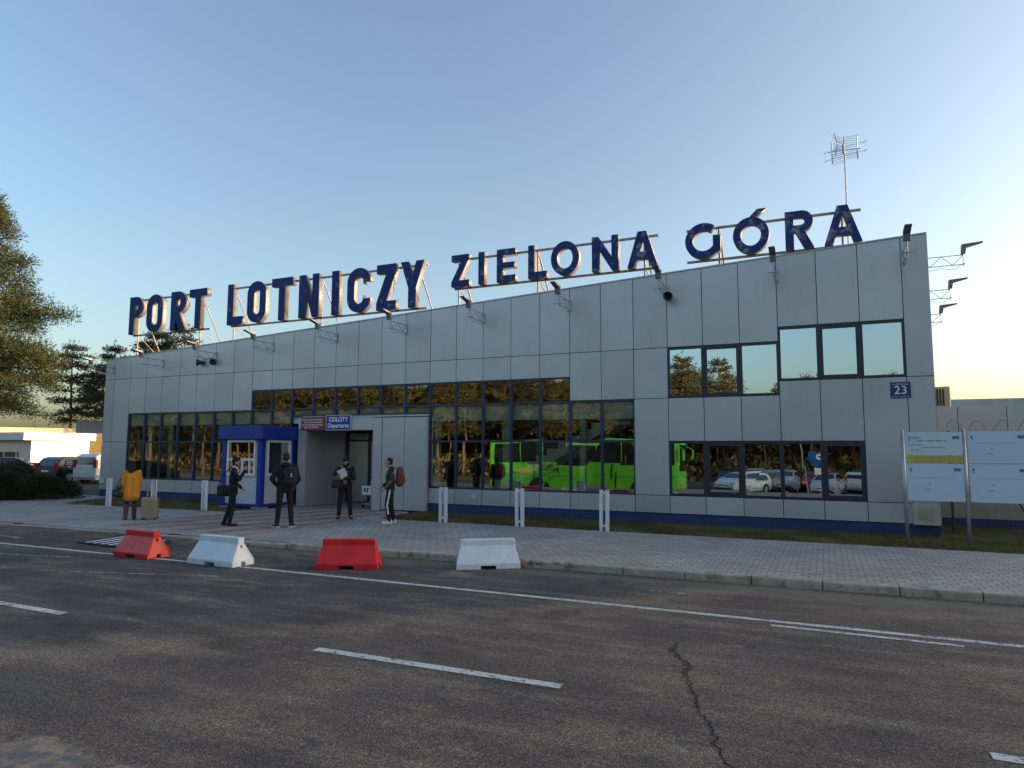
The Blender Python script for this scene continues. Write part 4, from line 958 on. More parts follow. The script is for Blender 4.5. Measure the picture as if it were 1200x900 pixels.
# low juniper bushes at the left
def bush(loc, rx, ry, rz_, n, label, seed):
    random.seed(seed); e = empty('juniper_bush', loc, 0, label, 'bush', 'low juniper bushes at the left edge')
    b = MB(); st_ = MB()
    for k in range(26):
        a = random.uniform(0, 2*PI); r = random.uniform(.4, .95); q = Vector((math.cos(a)*rx*r, math.sin(a)*ry*r, rz_*random.uniform(.4, 1)*math.sqrt(max(.05, 1-r*r*.9))))
        st_.bar((0, 0, 0), q, .02, .006, 4, caps=False)
        blade_clump(b, q, .28, n//8, .12, .012, .6)
    for k in range(n*8):
        a = random.uniform(0, 2*PI); ph = random.random()**.7*PI/2; rr = random.uniform(.72, 1.06)+.12*math.sin(a*5+seed)*math.cos(ph)
        d = Vector((math.cos(a)*math.cos(ph), math.sin(a)*math.cos(ph), math.sin(ph)))
        p = Vector((d.x*rx*rr, d.y*ry*rr, d.z*rz_*rr)); dr = (Vector((d.x, d.y, d.z+.5))+Vector((random.uniform(-.6, .6), random.uniform(-.6, .6), random.uniform(-.4, .5)))).normalized()
        s_ = Matrix.Rotation(random.uniform(0, PI), 3, dr) @ dr.orthogonal().normalized(); l = random.uniform(.06, .17)
        b.add([p-s_*.006, p+s_*.006, p+dr*l*.6+s_*.018, p+dr*l, p+dr*l*.6-s_*.018], [(0, 1, 2, 3, 4)])
    st_.build('stems', MAT['barkd'], e); b.build('foliage', MAT['juniper'], e)
bush((-1.3, -1.9, 0), 1.5, 1.2, .75, 1500, 'low juniper bush nearest the terminal corner', 5)
bush((-2.8, -3.0, 0), 1.9, 1.5, 1.0, 2200, 'low juniper bush in the middle of the clump at the left edge', 6)
bush((-4.0, -4.3, 0), 2.0, 1.5, 1.15, 2200, 'dark juniper bush cut by the left edge of the picture', 7)
bush((-5.0, -1.2, 0), 2.0, 1.3, 1.05, 1500, 'juniper bush behind the others, under the big pine', 8)

# ------------------------------------------------------------------ vehicles
def wheel(parent, x, y, r, m=None, name='wheel'):
    wv = empty(name, (x, y, r)); wv.parent = parent; s_ = 1 if y > 0 else -1
    b = MB(); b.bar((0, -.1, 0), (0, .1, 0), r, n=24); b.build('tyre', MAT['rubber'], wv, bevel=.015)
    b = MB(); b.bar((0, s_*.101, 0), (0, s_*.108, 0), r*.62, n=20)
    for k in range(6): a = k*PI/3; b.bar((0, s_*.11, 0), (math.cos(a)*r*.58, s_*.112, math.sin(a)*r*.58), r*.07, n=4)
    b.build('rim', MAT['galv'], wv)
PAINT = {}
def paint(n, c):
    if n not in PAINT:
        PAINT[n] = mat(n+'_car_paint', c, .3, .25, .04, 1, coat=.8)
    return PAINT[n]
RED_L = mat('red_tail_lamp', (.45, .01, .01), .25); AMB = mat('amber_lamp', (.7, .22, .02), .25); HEADL = mat('headlamp_glass', (.6, .62, .65), .12, .3)
def make_car(loc, rz, pm_, kind, label, group=None, L_=4.3, W_=1.76, H_=1.45):
    c = empty('parked_car', loc, rz, label, 'car', group); hl = L_/2; hw = W_/2
    if kind == 'sedan': up = [(-hl, .62), (-hl+.05, .88), (-hl+.75, .98), (-hl+1.35, H_-.06), (-hl+1.9, H_), (-hl+2.6, H_-.03), (-hl+3.35, 1.0), (hl-.25, .80), (hl, .6)]; win = [(-hl+.95, .97), (-hl+1.42, H_-.12), (-hl+2.56, H_-.10), (-hl+3.2, .97)]; belt = .95
    elif kind == 'van': up = [(-hl, .55), (-hl+.03, 1.0), (-hl+.10, H_-.12), (-hl+.35, H_), (hl-1.6, H_), (hl-1.25, H_-.12), (hl-.75, 1.08), (hl-.12, .88), (hl, .6)]; win = [(-hl+.30, 1.12), (-hl+.38, H_-.2), (hl-1.55, H_-.16), (hl-.95, 1.12)]; belt = 1.1
    else: up = [(-hl, .6), (-hl+.04, .95), (-hl+.35, H_-.12), (-hl+.65, H_-.01), (-hl+2.1, H_), (-hl+2.4, H_-.06), (hl-.95, 1.0), (hl-.15, .80), (hl, .58)]; win = [(-hl+.45, 1.0), (-hl+.62, H_-.16), (-hl+2.3, H_-.13), (hl-1.1, 1.0)]; belt = .97
    def hwz(z): return hw*(1 if z <= belt else 1-.24*(z-belt)/(H_-belt)) if z > .45 else hw*.96
    wr = .32; wx = (-hl+.78, hl-.82)
    low = []
    for cx in (wx[1], wx[0]):
        low += [(cx+wr+.06, .24)]+[(cx+(wr+.06)*math.cos(t), wr+(wr+.06)*math.sin(t)) for t in [PI*k/8 for k in range(1, 8)]]+[(cx-wr-.06, .24)]
    poly = up+[(hl-.02, .35), (hl-.1, .24)]+low+[(-hl+.08, .24), (-hl, .38)]
    bm = bmesh.new()
    A = [bm.verts.new((x, hwz(z)*(1-.07*max(0, (abs(x)-hl+.35)/.35)), z)) for x, z in poly]; B = [bm.verts.new((v.co.x, -v.co.y, v.co.z)) for v in A]
    n = len(poly); bm.faces.new(A); bm.faces.new(B[::-1])
    for i in range(n): bm.faces.new((A[i], B[i], B[(i+1) % n], A[(i+1) % n]))
    bmesh.ops.recalc_face_normals(bm, faces=bm.faces); bmesh.ops.triangulate(bm, faces=[f for f in bm.faces if len(f.verts) > 4])
    es = [e for e in bm.edges if e.is_manifold and e.calc_face_angle(0) > .7 and min(v.co.z for v in e.verts) > .5]
    bmesh.ops.bevel(bm, geom=es, offset=.05, segments=3, affect='EDGES', profile=.5)
    me = bpy.data.meshes.new('body'); bm.to_mesh(me); bm.free(); me.materials.append(pm_); o = bpy.data.objects.new('body', me); COL.objects.link(o); o.parent = c
    # glazing
    g = MB()
    xs0, xs1 = win[0][0], win[3][0]
    cuts = [0, .34, .68, 1] if kind != 'sedan' else [0, .5, 1]
    def bx(t): return xs0+(xs1-xs0)*t
    def tx(t): return win[1][0]+(win[2][0]-win[1][0])*t
    for sgn in (1, -1):
        for k in range(len(cuts)-1):
            a, d = cuts[k]+.02, cuts[k+1]-.02
            q = [(bx(a), win[0][1]), (bx(d), win[3][1]), (tx(d), win[2][1]), (tx(a), win[1][1])]
            vs = [(x, sgn*(hwz(z)+.006), z) for x, z in q]; g.add(vs, [(0, 1, 2, 3) if sgn < 0 else (3, 2, 1, 0)])
    def endglass(i, j, off):
        (xa, za), (xb, zb) = up[i], up[j]
        d = Vector((xb-xa, 0, zb-za)); nrm = Vector((-d.z, 0, d.x)).normalized()
        p = Vector((xa, 0, za))+d*.10+nrm*off; q = Vector((xa, 0, za))+d*.86+nrm*off
        g.add([(p.x, -hwz(p.z)*.88, p.z), (p.x, hwz(p.z)*.88, p.z), (q.x, hwz(q.z)*.86, q.z), (q.x, -hwz(q.z)*.86, q.z)], [(0, 1, 2, 3)])
    if kind == 'sedan': endglass(2, 3, .012); endglass(5, 6, .012)
    elif kind == 'van': endglass(1, 2, .012); endglass(5, 6, .012)
    else: endglass(1, 2, .012); endglass(5, 6, .012)
    g.build('windows', MAT['cglass2'], c)
    b = MB(); b.box(hl-.14, hl+.012, -hw*.8, hw*.8, .26, .40); b.box(hl-.1, hl+.008, -hw*.38, hw*.38, .50, .60); b.build('bumper_grille', MAT['black'], c)
    for sgn in (1, -1):
        b = MB(); b.box(hl-.22, hl-.005, sgn*hw*.80-.16, sgn*hw*.80+.12, .60, .75); b.build('headlight', HEADL, c, bevel=.02)
        b = MB(); z0_ = .72 if kind != 'van' else .9; b.box(-hl-.012, -hl+.12, sgn*hw*.84-.10, sgn*hw*.84+.11, z0_, z0_+(.2 if kind == 'sedan' else .42)); b.build('tail_light', RED_L, c, bevel=.015)
        b = MB(); b.box(hl-1.45, hl-1.30, sgn*(hw+.03)-.07, sgn*(hw+.03)+.07, .98, 1.1); b.build('mirror', pm_, c, bevel=.02)
    b = MB(); b.box(hl+.009, hl+.018, -.26, .26, .42, .53); b.box(-hl-.02, -hl-.008, -.26, .26, .62, .73); b.build('number_plate', MAT['signwhite'], c)
    for x in wx:
        for sgn in (1, -1): wheel(c, x, sgn*(hw-.11), wr)
    return c
MAT['cglass2'] = mat('dark_car_glass', (.012, .014, .016), .06, 0, .05, spec=.9)
LOT = 'cars parked left of the terminal'
make_car((-11.1, 8.3, -.05), R(98), paint('white', (.62, .64, .68)), 'van', 'white high-roofed passenger van half hidden by the terminal corner', LOT, 4.4, 1.72, 1.66)
make_car((-13.9, 7.9, -.05), R(98), paint('black_green', (.012, .016, .016)), 'hatch', 'dark estate car with red tail lamps left of the white van', LOT, 4.3, 1.75, 1.5)
make_car((-17.0, 5.9, -.05), R(50), paint('dark', (.012, .013, .017)), 'sedan', 'dark saloon car behind the juniper bushes', LOT, 4.6, 1.78, 1.42)
# cars across the road (seen in the glass)
OPP = 'cars parked across the road, seen in the window reflections'
oc = [(19.6, -34.2, 80, 'dark', (.012, .013, .017), 'sedan', 'dark saloon seen from behind beside the end of the bus reflection'), (20.9, -30.8, 118, 'pale', (.55, .56, .56), 'hatch', 'pale hatchback seen at an angle in the second window reflection'), (22.0, -33.5, 120, 'grey', (.10, .10, .11), 'van', 'grey people carrier seen at an angle right of the pale hatchback reflection'),
      (23.4, -35.0, 95, 'silver', (.42, .44, .46), 'hatch', 'silver hatchback reflected in the middle lower window'), (25.3, -37.5, 92, 'red', (.30, .01, .012), 'hatch', 'red car reflected behind the two silver ones'), (26.2, -31.2, 100, 'silver', (.42, .44, .46), 'sedan', 'silver saloon reflected nearest the blue parking sign'), (28.2, -37.0, -85, 'whitec', (.60, .60, .60), 'hatch', 'white car reflected behind the parking sign'), (29.3, -31.6, 90, 'anth', (.04, .045, .055), 'sedan', 'dark grey saloon reflected in the rightmost lower window'), (33.0, -32, 90, 'blue', (.03, .05, .12), 'hatch', 'blue hatchback parked farthest right across the road')]
for x, y, a, pn, pc, kd, lb in oc: make_car((x, y, -.96), R(a), paint(pn, pc), kd, lb, OPP, 4.2, 1.74, 1.46 if kd != 'van' else 1.62)
# green coach, parked behind the photographer
GREEN = mat('bus_green_paint', (.12, .55, .02), .4, 0, .14, 1.2, coat=.4, dirt=((.10, .22, .04), .6, 1.5))
BX0, BX1, BY = 7.0, 18.6, -20.6
bus = empty('bus', ((BX0+BX1)/2, BY-1.25, -.95), 0, 'bright green coach parked across the road, seen mirrored in the terminal windows', 'bus')
hl = (BX1-BX0)/2
b = MB(); b.box(-hl, hl, -1.25, 1.25,   .34, 3.40); b.build('body', GREEN, bus, bevel=.09)
for s_ in (1, -1):
    b = MB()
    for k in range(7):
        x0 = -hl+.35+k*1.58; b.box(x0, min(x0+1.52, hl-.2), s_*1.252 if s_ > 0 else -1.262, s_*1.262 if s_ > 0 else -1.252, 2.06, 3.28)
    b.build('side_windows', MAT['cglass2'], bus)
b = MB(); b.box(-hl+.02, hl-.02, 1.251, 1.256, 3.33, 3.35); b.box(-hl+.1, hl-.1, 1.251, 1.258, 1.36, 1.39)
for x in (-.75, .55, 1.85, -3.2): b.box(x-.05, x+.05, 1.251, 1.259, .40, 2.04)
b.build('trim', MAT['black'], bus)
b = MB()
for x in (.2, 1.3, -2.2): b.box(x-.06, x+.06, 1.262, 1.28, 1.18, 1.26)
b.build('flap_handle', MAT['black'], bus)
b = MB(); b.box(hl+.002, hl+.012, -1.1, 1.1, 1.7, 3.2); b.build('windscreen', MAT['cglass2'], bus)
b = MB(); b.box(-hl-.012, -hl-.002, -1.0, 1.0, 2.1, 3.1); b.build('rear_window', MAT['cglass2'], bus)
for s_ in (1, -1):
    b = MB(); b.box(hl-.02, hl+.02, s_*.95-.12, s_*.95+.12, .7, 1.0); b.build('headlight', AMB, bus, bevel=.01)
    b = MB(); b.bar((hl-.1, s_*1.15, 3.2), (hl+.3, s_*1.5, 2.9), .02); b.box(hl+.24, hl+.34, s_*1.5-.1, s_*1.5+.1, 2.3, 2.9); b.build('mirror', GREEN, bus)
    for x in (hl-2.45, -hl+2.9):
        b = MB(); b.bar((x, s_*1.20, .62), (x, s_*1.264, .62), .66, n=28); b.build('wheel_arch', MAT['black'], bus)
        wv = empty('wheel', (x, s_*1.18, .5)); wv.parent = bus
        q = MB(); q.bar((0, -.12, 0), (0, .12, 0), .5, n=28); q.build('tyre', MAT['rubber'], wv, bevel=.02)
        q = MB(); q.bar((0, s_*.121, 0), (0, s_*.13, 0), .28, n=20); q.build('rim', MAT['galv'], wv)
text_obj('PKS', .5, MAT['black'], bus, (-2.0, 1.264, 1.72), (R(90), 0, R(180)), bold=.01)
b = MB(); b.add([(-2.7, 1.2625, 2.0), (-2.4, 1.2625, 2.0), (-3.9, 1.2625, 1.45), (-4.3, 1.2625, 1.45)], [(0, 1, 2, 3)]); b.build('orange_flash', AMB, bus)
# tall green totem-like fuel advert? the bus front edge stands alone; parking sign across the road
ps = empty('parking_sign', (25.75, -27.0, -1.0), R(180), 'blue P parking sign on a grey pole across the road, reflected in the lower windows', 'sign')
b = MB(); b.bar((.75, 0, 0), (.95, 0, 3.9), .04, n=8); b.bar((0, 0, 0), (0, 0, 2.9), .03, n=8); b.build('pole', MAT['galv'], ps)
b = MB(); b.box(-.5, .5, -.06, -.04, 2.10, 2.86); b.build('sign_face', mat('parking_blue', (.01, .10, .38), .4), ps)
text_obj('P', .75, MAT['signwhite'], ps, (0, -.064, 2.47), FR, name='symbol', bold=.02)
b = MB(); b.box(-.36, .36, -.06, -.04, 1.55, 2.0); b.build('lower_plate', MAT['signwhite'], ps)

# ------------------------------------------------------------------ far left buildings
cb = empty('cream_building', (-48.6, 31.9, 0), R(64), 'long sunlit cream and yellow building beyond the car park', 'building')
b = MB(); b.box(-24, 5, 0, 8, -.1, 3.08); b.build('wall', MAT['yellow'], cb)
b = MB(); b.box(-24, 5.2, -.35, 8.5, 3.1, 4.05); b.build('roof_fascia', MAT['cream'], cb)
b = MB(); b.box(-6.2, -1.6, -1.5, -.02, 1.52, 2.28)
for k in range(28): b.box(-6.15+k*.16, -6.09+k*.16, -1.53, -1.5, 1.54, 2.26)
b.build('awning', MAT['cream'], cb)
for x0, x1 in ((-6.1, -5.7), (-4.0, -3.1), (-2.9, -1.7)): b = MB(); b.box(x0, x1, -.04, -.01, .0, 1.5); b.build('opening', MAT['black'], cb)
for x in (-6.15, -1.7): b = MB(); b.box(x-.06, x+.06, -1.45, -1.33, -.1, 1.515); b.build('pillar', MAT['cream'], cb)
for x in (-7, -4.2, -1.4, 1.4): b = MB(); b.box(x-.02, x+.02, -.02, -.002, 2.3, 3.07); b.build('downpipe', MAT['darkframe'], cb)
gbd = empty('grey_shop', (-37, 17.5, 0), 0, 'small grey pavilion with shop windows at the left edge', 'building')
b = MB(); b.box(-11, 2.0, 0, 5, -.1, 2.55); b.build('wall', MAT['clad'], gbd)
b = MB(); b.box(-11.3, 2.6, -1.0, 5.2, 2.56, 3.2); b.build('roof_fascia', MAT['kgrey'], gbd)
b = MB(); b.box(-10.5, .3, -.03, -.005, .3, 1.55); b.build('window', MAT['cglass2'], gbd)
b = MB()
for k in range(7): b.box(-10.5+k*1.75, -10.38+k*1.75, -.06, -.031, .3, 1.55)
b.build('window_frame', MAT['upvc'], gbd)

# ------------------------------------------------------------------ people and what they carry
def blob(name, shapes, m, parent=None, vox=.012, sm=5, disp=0.):
    b = MB()
    for s_ in shapes:
        if s_[0] == 'c':
            _, p, q, r1, r2 = s_; b.bar(p, q, r1, r2, 12); b.ball(p, r1*1.0, nu=12, nv=8); b.ball(q, r2*1.0, nu=12, nv=8)
        elif s_[0] == 'e': _, c, (rx, ry, rz2) = s_; b.ball(c, rx, ry, rz2, 14, 10)
        elif s_[0] == 'b': _, q = s_; b.box(*q)
    o = b.build(name, m, parent)
    md = o.modifiers.new('r', 'REMESH'); md.mode = 'VOXEL'; md.voxel_size = vox
    sm_ = o.modifiers.new('s', 'SMOOTH'); sm_.factor = .5; sm_.iterations = sm
    if disp:
        tx = bpy.data.textures.new('folds', 'CLOUDS'); tx.noise_scale = .09
        dm = o.modifiers.new('d', 'DISPLACE'); dm.texture = tx; dm.strength = disp; dm.mid_level = .5
    bpy.context.view_layer.update()
    me = bpy.data.meshes.new_from_object(o.evaluated_get(bpy.context.evaluated_depsgraph_get()))
    o.modifiers.clear(); o.data = me; me.polygons.foreach_set('use_smooth', [True]*len(me.polygons)); return o
def V(*a): return Vector(a)
def hand(shapes, w_, d, side, curl=.5):
    """w_ wrist point, d direction of the hand"""
    d = Vector(d).normalized(); s_ = d.cross(Vector((0, 0, 1))); s_ = s_.normalized() if s_.length > .1 else Vector((0, 1, 0)); n = s_.cross(d)
    p = w_+d*.05; shapes.append(('c', tuple(w_), tuple(w_+d*.085), .026, .030)); shapes.append(('c', tuple(w_+d*.03+s_*.015), tuple(w_+d*.085+s_*.024), .016, .014)); shapes.append(('c', tuple(w_+d*.03-s_*.015), tuple(w_+d*.085-s_*.024), .016, .014))
    for k, l in enumerate((.062, .074, .07, .055)):
        a = w_+d*.088+s_*(.027-.018*k); m_ = a+d*l*.5-n*l*.12*curl; e = m_+d*l*.42-n*l*.55*curl
        shapes.append(('c', tuple(a), tuple(m_), .0085, .008)); shapes.append(('c', tuple(m_), tuple(e), .008, .007))
    a = w_+d*.03+s_*.026*side; m_ = a+d*.035+s_*.024*side; e = m_+d*.03+s_*.004*side-n*.01
    shapes.append(('c', tuple(a), tuple(m_), .012, .0105)); shapes.append(('c', tuple(m_), tuple(e), .0105, .009))
def person(loc, rz, H_, label, J, outfit):
    """local frame: +Y forward, +X the person's right, feet at z=0; J joints in metres for a 1.78 m figure"""
    k = H_/1.78
    J = {a: V(*q)*k for a, q in J.items()}
    body = []
    head = J['head']; hf = J.get('look', V(0, 1, 0)).normalized(); hr = hf.cross(V(0, 0, 1)).normalized(); hu = hr.cross(hf)
    def hp(x, y, z): return tuple(head+hr*x*k+hf*y*k+hu*z*k)
    body += [('e', hp(0, -.01, .03), (.078*k, .088*k, .098*k)), ('c', hp(0, .02, -.03), hp(0, .045, -.085), .062*k, .040*k), ('c', hp(0, .03, -.05), hp(0, .05, -.09), .05*k, .030*k)]
    body += [('c', hp(0, .085, .015), hp(0, .108, -.025), .010*k, .015*k), ('c', hp(-.03, .078, .03), hp(.03, .078, .03), .016*k, .016*k), ('c', hp(-.018, .082, -.058), hp(.018, .082, -.058), .010*k, .010*k)]
    for s_ in (-1, 1): body.append(('c', hp(s_*.079, -.005, .015), hp(s_*.083, -.012, -.018), .014*k, .010*k))
    body += [('c', tuple(J['neck']), tuple(head+V(0, 0, -.05)*k), .055*k, .052*k), ('c', tuple(J['pelvis']), tuple(J['chest']), .12*k, .13*k), ('c', tuple(J['chest']), tuple(J['neck']), .12*k, .06*k), ('c', tuple(J['sl']), tuple(J['sr']), .05*k, .05*k)]
    for s_ in 'lr':
        body += [('c', tuple(J['s'+s_]), tuple(J['e'+s_]), .047*k, .038*k), ('c', tuple(J['e'+s_]), tuple(J['w'+s_]), .038*k, .026*k)]
        body += [('c', tuple(J['h'+s_]), tuple(J['k'+s_]), .078*k, .052*k), ('c', tuple(J['k'+s_]), tuple(J['a'+s_]), .052*k, .036*k), ('c', tuple(J['a'+s_]), tuple(J['a'+s_]+J['f'+s_].normalized()*.12-V(0, 0, .03)), .034*k, .028*k)]
        hd = J.get('hd'+s_, J['w'+s_]-J['e'+s_]); hand(body, J['w'+s_]+hd.normalized()*.01, hd, 1 if s_ == 'l' else -1, outfit.get('curl', .6))
    o = blob('person', body, MAT['skin'], None, .0085, 2); o.location = loc; o.rotation_euler = (0, 0, rz); tag(o, label, 'person')
    # eyes
    b = MB()
    for s_ in (-1, 1): b.ball(hp(s_*.03, .087, .012), .009*k, .009*k, .007*k)
    b.build('eyes', MAT['hair'], o)
    hs = outfit['hair']; H2 = []
    H2 += [('e', hp(0, -.022, .052), (.086*k, .094*k, .088*k)), ('e', hp(0, -.045, .01), (.08*k, .065*k, .085*k))]
    if hs == 'long': H2 += [('c', hp(0, -.05, .0), hp(0, -.07, -.16), .085*k, .10*k), ('c', hp(-.06, -.02, .0), hp(-.08, -.03, -.16), .04*k, .05*k), ('c', hp(.06, -.02, .0), hp(.08, -.03, -.16), .04*k, .05*k)]
    if hs == 'top': H2 += [('c', hp(0, .05, .105), hp(0, -.05, .115), .045*k, .05*k)]
    blob('hair', H2, MAT[outfit.get('hairm', 'hair')], o, .01, 2, .012)
    if outfit.get('beard'): blob('beard', [('c', hp(-.05, .02, -.055), hp(0, .052, -.098), .024*k, .03*k), ('c', hp(.05, .02, -.055), hp(0, .052, -.098), .024*k, .03*k), ('c', hp(-.02, .09, -.045), hp(.02, .09, -.045), .008, .008)], MAT['hair'], o, .008, 2)
    if outfit.get('mask'): blob('face_mask', [('c', hp(-.05, .03, -.04), hp(0, .07, -.06), .035*k, .045*k), ('c', hp(.05, .03, -.04), hp(0, .07, -.06), .035*k, .045*k)], MAT['blackc'], o, .009, 3)
    # jacket
    jt = []; gr = outfit.get('bulk', 1.)
    up_, lo_ = J['chest'], J['pelvis']; w_ = (J['sr']-J['sl']).normalized()
    for s_ in (-1, 1):
        jt += [('c', tuple(up_+w_*.075*k*s_), tuple(lo_+w_*.06*k*s_+V(0, 0, .02)), .118*k*gr, .108*k*gr), ('c', tuple(up_+w_*.05*s_*k+V(0, 0, .06)*k), tuple((J['sl'] if s_ < 0 else J['sr'])+V(0, 0, -.01)), .10*k*gr, .066*k*gr)]
    jt += [('c', tuple(J['neck']+V(0, 0, -.04)*k), tuple(J['neck']+V(0, 0, .0)*k), .085*k, .072*k)]
    if outfit.get('hood'): jt += [('e', tuple(J['neck']-hf*.07*k+V(0, 0, -.0)), (.12*k, .075*k, .07*k))]
    hem = outfit.get('hem', .06)
    jt += [('c', tuple(up_), tuple(lo_-V(0, 0, hem*.9)*k), .118*k*gr, .118*k*gr)]
    if hem > .3:
        for s_ in (-1, 1): jt += [('c', tuple(J['chest']+w_*.07*s_*k), tuple(lo_+w_*.085*k*s_-V(0, 0, hem*.85)*k), .135*k, .165*k), ('c', tuple(J['neck']-V(0, 0, .05)), tuple(J['chest']+w_*.07*s_*k), .10*k, .14*k)]
    for s_ in (-1, 1): jt += [('c', tuple(lo_+w_*.06*k*s_+V(0, 0, .02)), tuple(lo_+w_*.07*k*s_-V(0, 0, hem)*k), .11*k*gr, .125*k*gr*outfit.get('flare', .95))]
    for s_ in 'lr':
        jt += [('c', tuple(J['s'+s_]), tuple(J['e'+s_]), .068*k*gr, .056*k*gr), ('c', tuple(J['e'+s_]), tuple(J['e'+s_].lerp(J['w'+s_], .97)), .056*k*gr, .042*k*gr)]
    blob(outfit.get('jname', 'jacket'), jt, MAT[outfit['jacket']], o, .012, 3, .022)
    if outfit.get('shirt'): blob('shirt_front', [('c', tuple(J['neck']+V(0, .055, .02)*k), tuple(J['chest']+V(0, .105, .0)*k), .03, .03), ('c', tuple(J['neck']+V(0, .0, .03)*k), tuple(J['neck']+V(0, .03, .035)*k), .058, .056)], MAT['shirt'], o, .01, 2)
    lg = [('c', tuple(J['hl']+V(0, 0, .05)*k), tuple(J['hr']+V(0, 0, .05)*k), .115*k, .115*k)]
    for s_ in 'lr':
        lr = outfit.get('leg', 1.)
        lg += [('c', tuple(J['h'+s_]), tuple(J['k'+s_]), .098*k*lr, .070*k*lr), ('c', tuple(J['k'+s_]), tuple(J['a'+s_]+V(0, 0, .0)), .070*k*lr, .055*k*lr)]
    blob('trousers', lg, MAT[outfit['legs']], o, .013, 3, .018)
    if outfit.get('stripe'):
        b = MB(); s_ = outfit['stripe']; off = V(-.0, 0, 0); sd_ = -1 if s_ == 'l' else 1
        pts = [J['h'+s_]+V(sd_*.098, .0, .05)*k, J['h'+s_].lerp(J['k'+s_], .5)+V(sd_*.094, 0, 0)*k, J['k'+s_]+V(sd_*.080, 0, 0)*k, J['k'+s_].lerp(J['a'+s_], .6)+V(sd_*.072, 0, 0)*k]
        for p_, q_ in zip(pts, pts[1:]):
            b.add([p_+V(0, -.022, 0), p_+V(0, .022, 0), q_+V(0, .022, 0), q_+V(0, -.022, 0), p_+V(sd_*-.02, -.022, 0), p_+V(sd_*-.02, .022, 0), q_+V(sd_*-.02, .022, 0), q_+V(sd_*-.02, -.022, 0)], [(0, 1, 2, 3), (4, 5, 1, 0), (7, 3, 2, 6), (0, 3, 7, 4), (1, 5, 6, 2)])
        b.build('leg_stripe', MAT['sneaker'], o)
    for s_ in 'lr':
        a = J['a'+s_]; fd = J['f'+s_].normalized(); g = V(a.x, a.y, 0); z0_ = max(0, a.z-.085*k)
        sh = [('c', tuple(g+fd*.02-fd*.06+V(0, 0, .045+z0_)), tuple(g+fd*.16+V(0, 0, .035+z0_)), .042, .034), ('c', tuple(g-fd*.02+V(0, 0, .08+z0_)), tuple(g+fd*.05+V(0, 0, .055+z0_)), .042, .038)]
        if outfit.get('boot'): sh += [('c', tuple(g+V(0, 0, .08)), tuple(a.lerp(J['k'+s_], .78)), .052, .068)]
        x_ = blob('boot' if outfit.get('boot') else 'shoe', sh, MAT[outfit['shoes']], o, .009, 3)
        if outfit.get('sole'):
            r2 = fd.cross(V(0, 0, 1)); b = MB(); p0 = g-fd*.075; p1 = g+fd*.19
            b.add([p0-r2*.036, p0+r2*.036, p1+r2*.03, p1-r2*.03, p0-r2*.036+V(0, 0, .028), p0+r2*.036+V(0, 0, .028), p1+r2*.03+V(0, 0, .024), p1-r2*.03+V(0, 0, .024)], [(3, 2, 1, 0), (4, 5, 6, 7), (0, 1, 5, 4), (1, 2, 6, 5), (2, 3, 7, 6), (3, 0, 4, 7)]); b.build('sole', MAT['sole'], x_)
    return o
def J0(**kw):
    d = dict(pelvis=(0, 0, .98), chest=(0, .0, 1.28), neck=(0, -.01, 1.48), head=(0, .02, 1.64), sl=(-.18, 0, 1.42), sr=(.18, 0, 1.42), el=(-.24, -.02, 1.13), er=(.24, -.02, 1.13), wl=(-.25, .08, .89), wr=(.25, .08, .89),
             hl=(-.09, 0, .93), hr=(.09, 0, .93), kl=(-.10, .02, .50), kr=(.10, .02, .50), al=(-.11, -.02, .085), ar=(.11, -.02, .085), fl=(-.25, 1, 0), fr=(.25, 1, 0))
    d.update(kw); return d
def face(dx, dy): return math.atan2(-dx, dy)
# woman in mustard coat, back to the camera
person((8.95, -5.63, 0), face(-.80, .59), 1.60, 'person in a mustard coat and brown boots standing with her back turned beside the suitcase',
       J0(head=(.0, .03, 1.63), look=(.25, 1, -.15), er=(.25, .06, 1.14), wr=(.18, .30, 1.12), wl=(-.24, .03, .86)), dict(hair='long', jacket='mustard', jname='coat', hem=.31, flare=1.04, bulk=1.05, legs='leggings', leg=.86, shoes='boots', boot=True))
# man in a dark suit in profile
person((12.45, -5.48, 0), face(.72, .69), 1.72, 'bearded person in a dark suit leaning forward, hand raised to his face',
       J0(pelvis=(0, .05, .98), chest=(0, .06, 1.27), neck=(0, .06, 1.46), head=(0, .10, 1.62), look=(0, 1, -.1), sl=(-.17, .05, 1.40), sr=(.17, .05, 1.40), er=(.22, .20, 1.20), wr=(.08, .32, 1.42), hdr=(-.25, .05, .25), el=(-.20, .06, 1.12), wl=(-.17, .24, .96),
          hl=(-.09, .05, .93), hr=(.09, .05, .93), kl=(-.09, .0, .52), kr=(.10, .06, .50), al=(-.10, -.14, .09), ar=(.11, -.0, .085), fl=(-.1, 1, 0), fr=(.1, 1, 0)), dict(hair='top', beard=True, jacket='suit', hem=.14, legs='suit', leg=.95, shoes='shoe', shirt=True))
# man from behind
person((13.88, -5.12, 0), face(-.66, .75), 1.84, 'person in black hooded jacket seen from behind with a backpack on one shoulder',
       J0(look=(0, 1, -.05), el=(-.30, -.06, 1.14), wl=(-.22, .12, 1.0), er=(.30, -.02, 1.14), wr=(.22, .14, 1.0), kl=(-.13, .01, .50), kr=(.13, .01, .50), al=(-.16, -.02, .085), ar=(.17, -.02, .085), hl=(-.10, 0, .93), hr=(.10, 0, .93), fl=(-.6, .8, 0), fr=(.5, .8, 0)), dict(hair='short', hairm='hairb', jacket='blackc', hood=True, hem=.05, legs='blackc', shoes='shoe', sole=True, bulk=1.12))
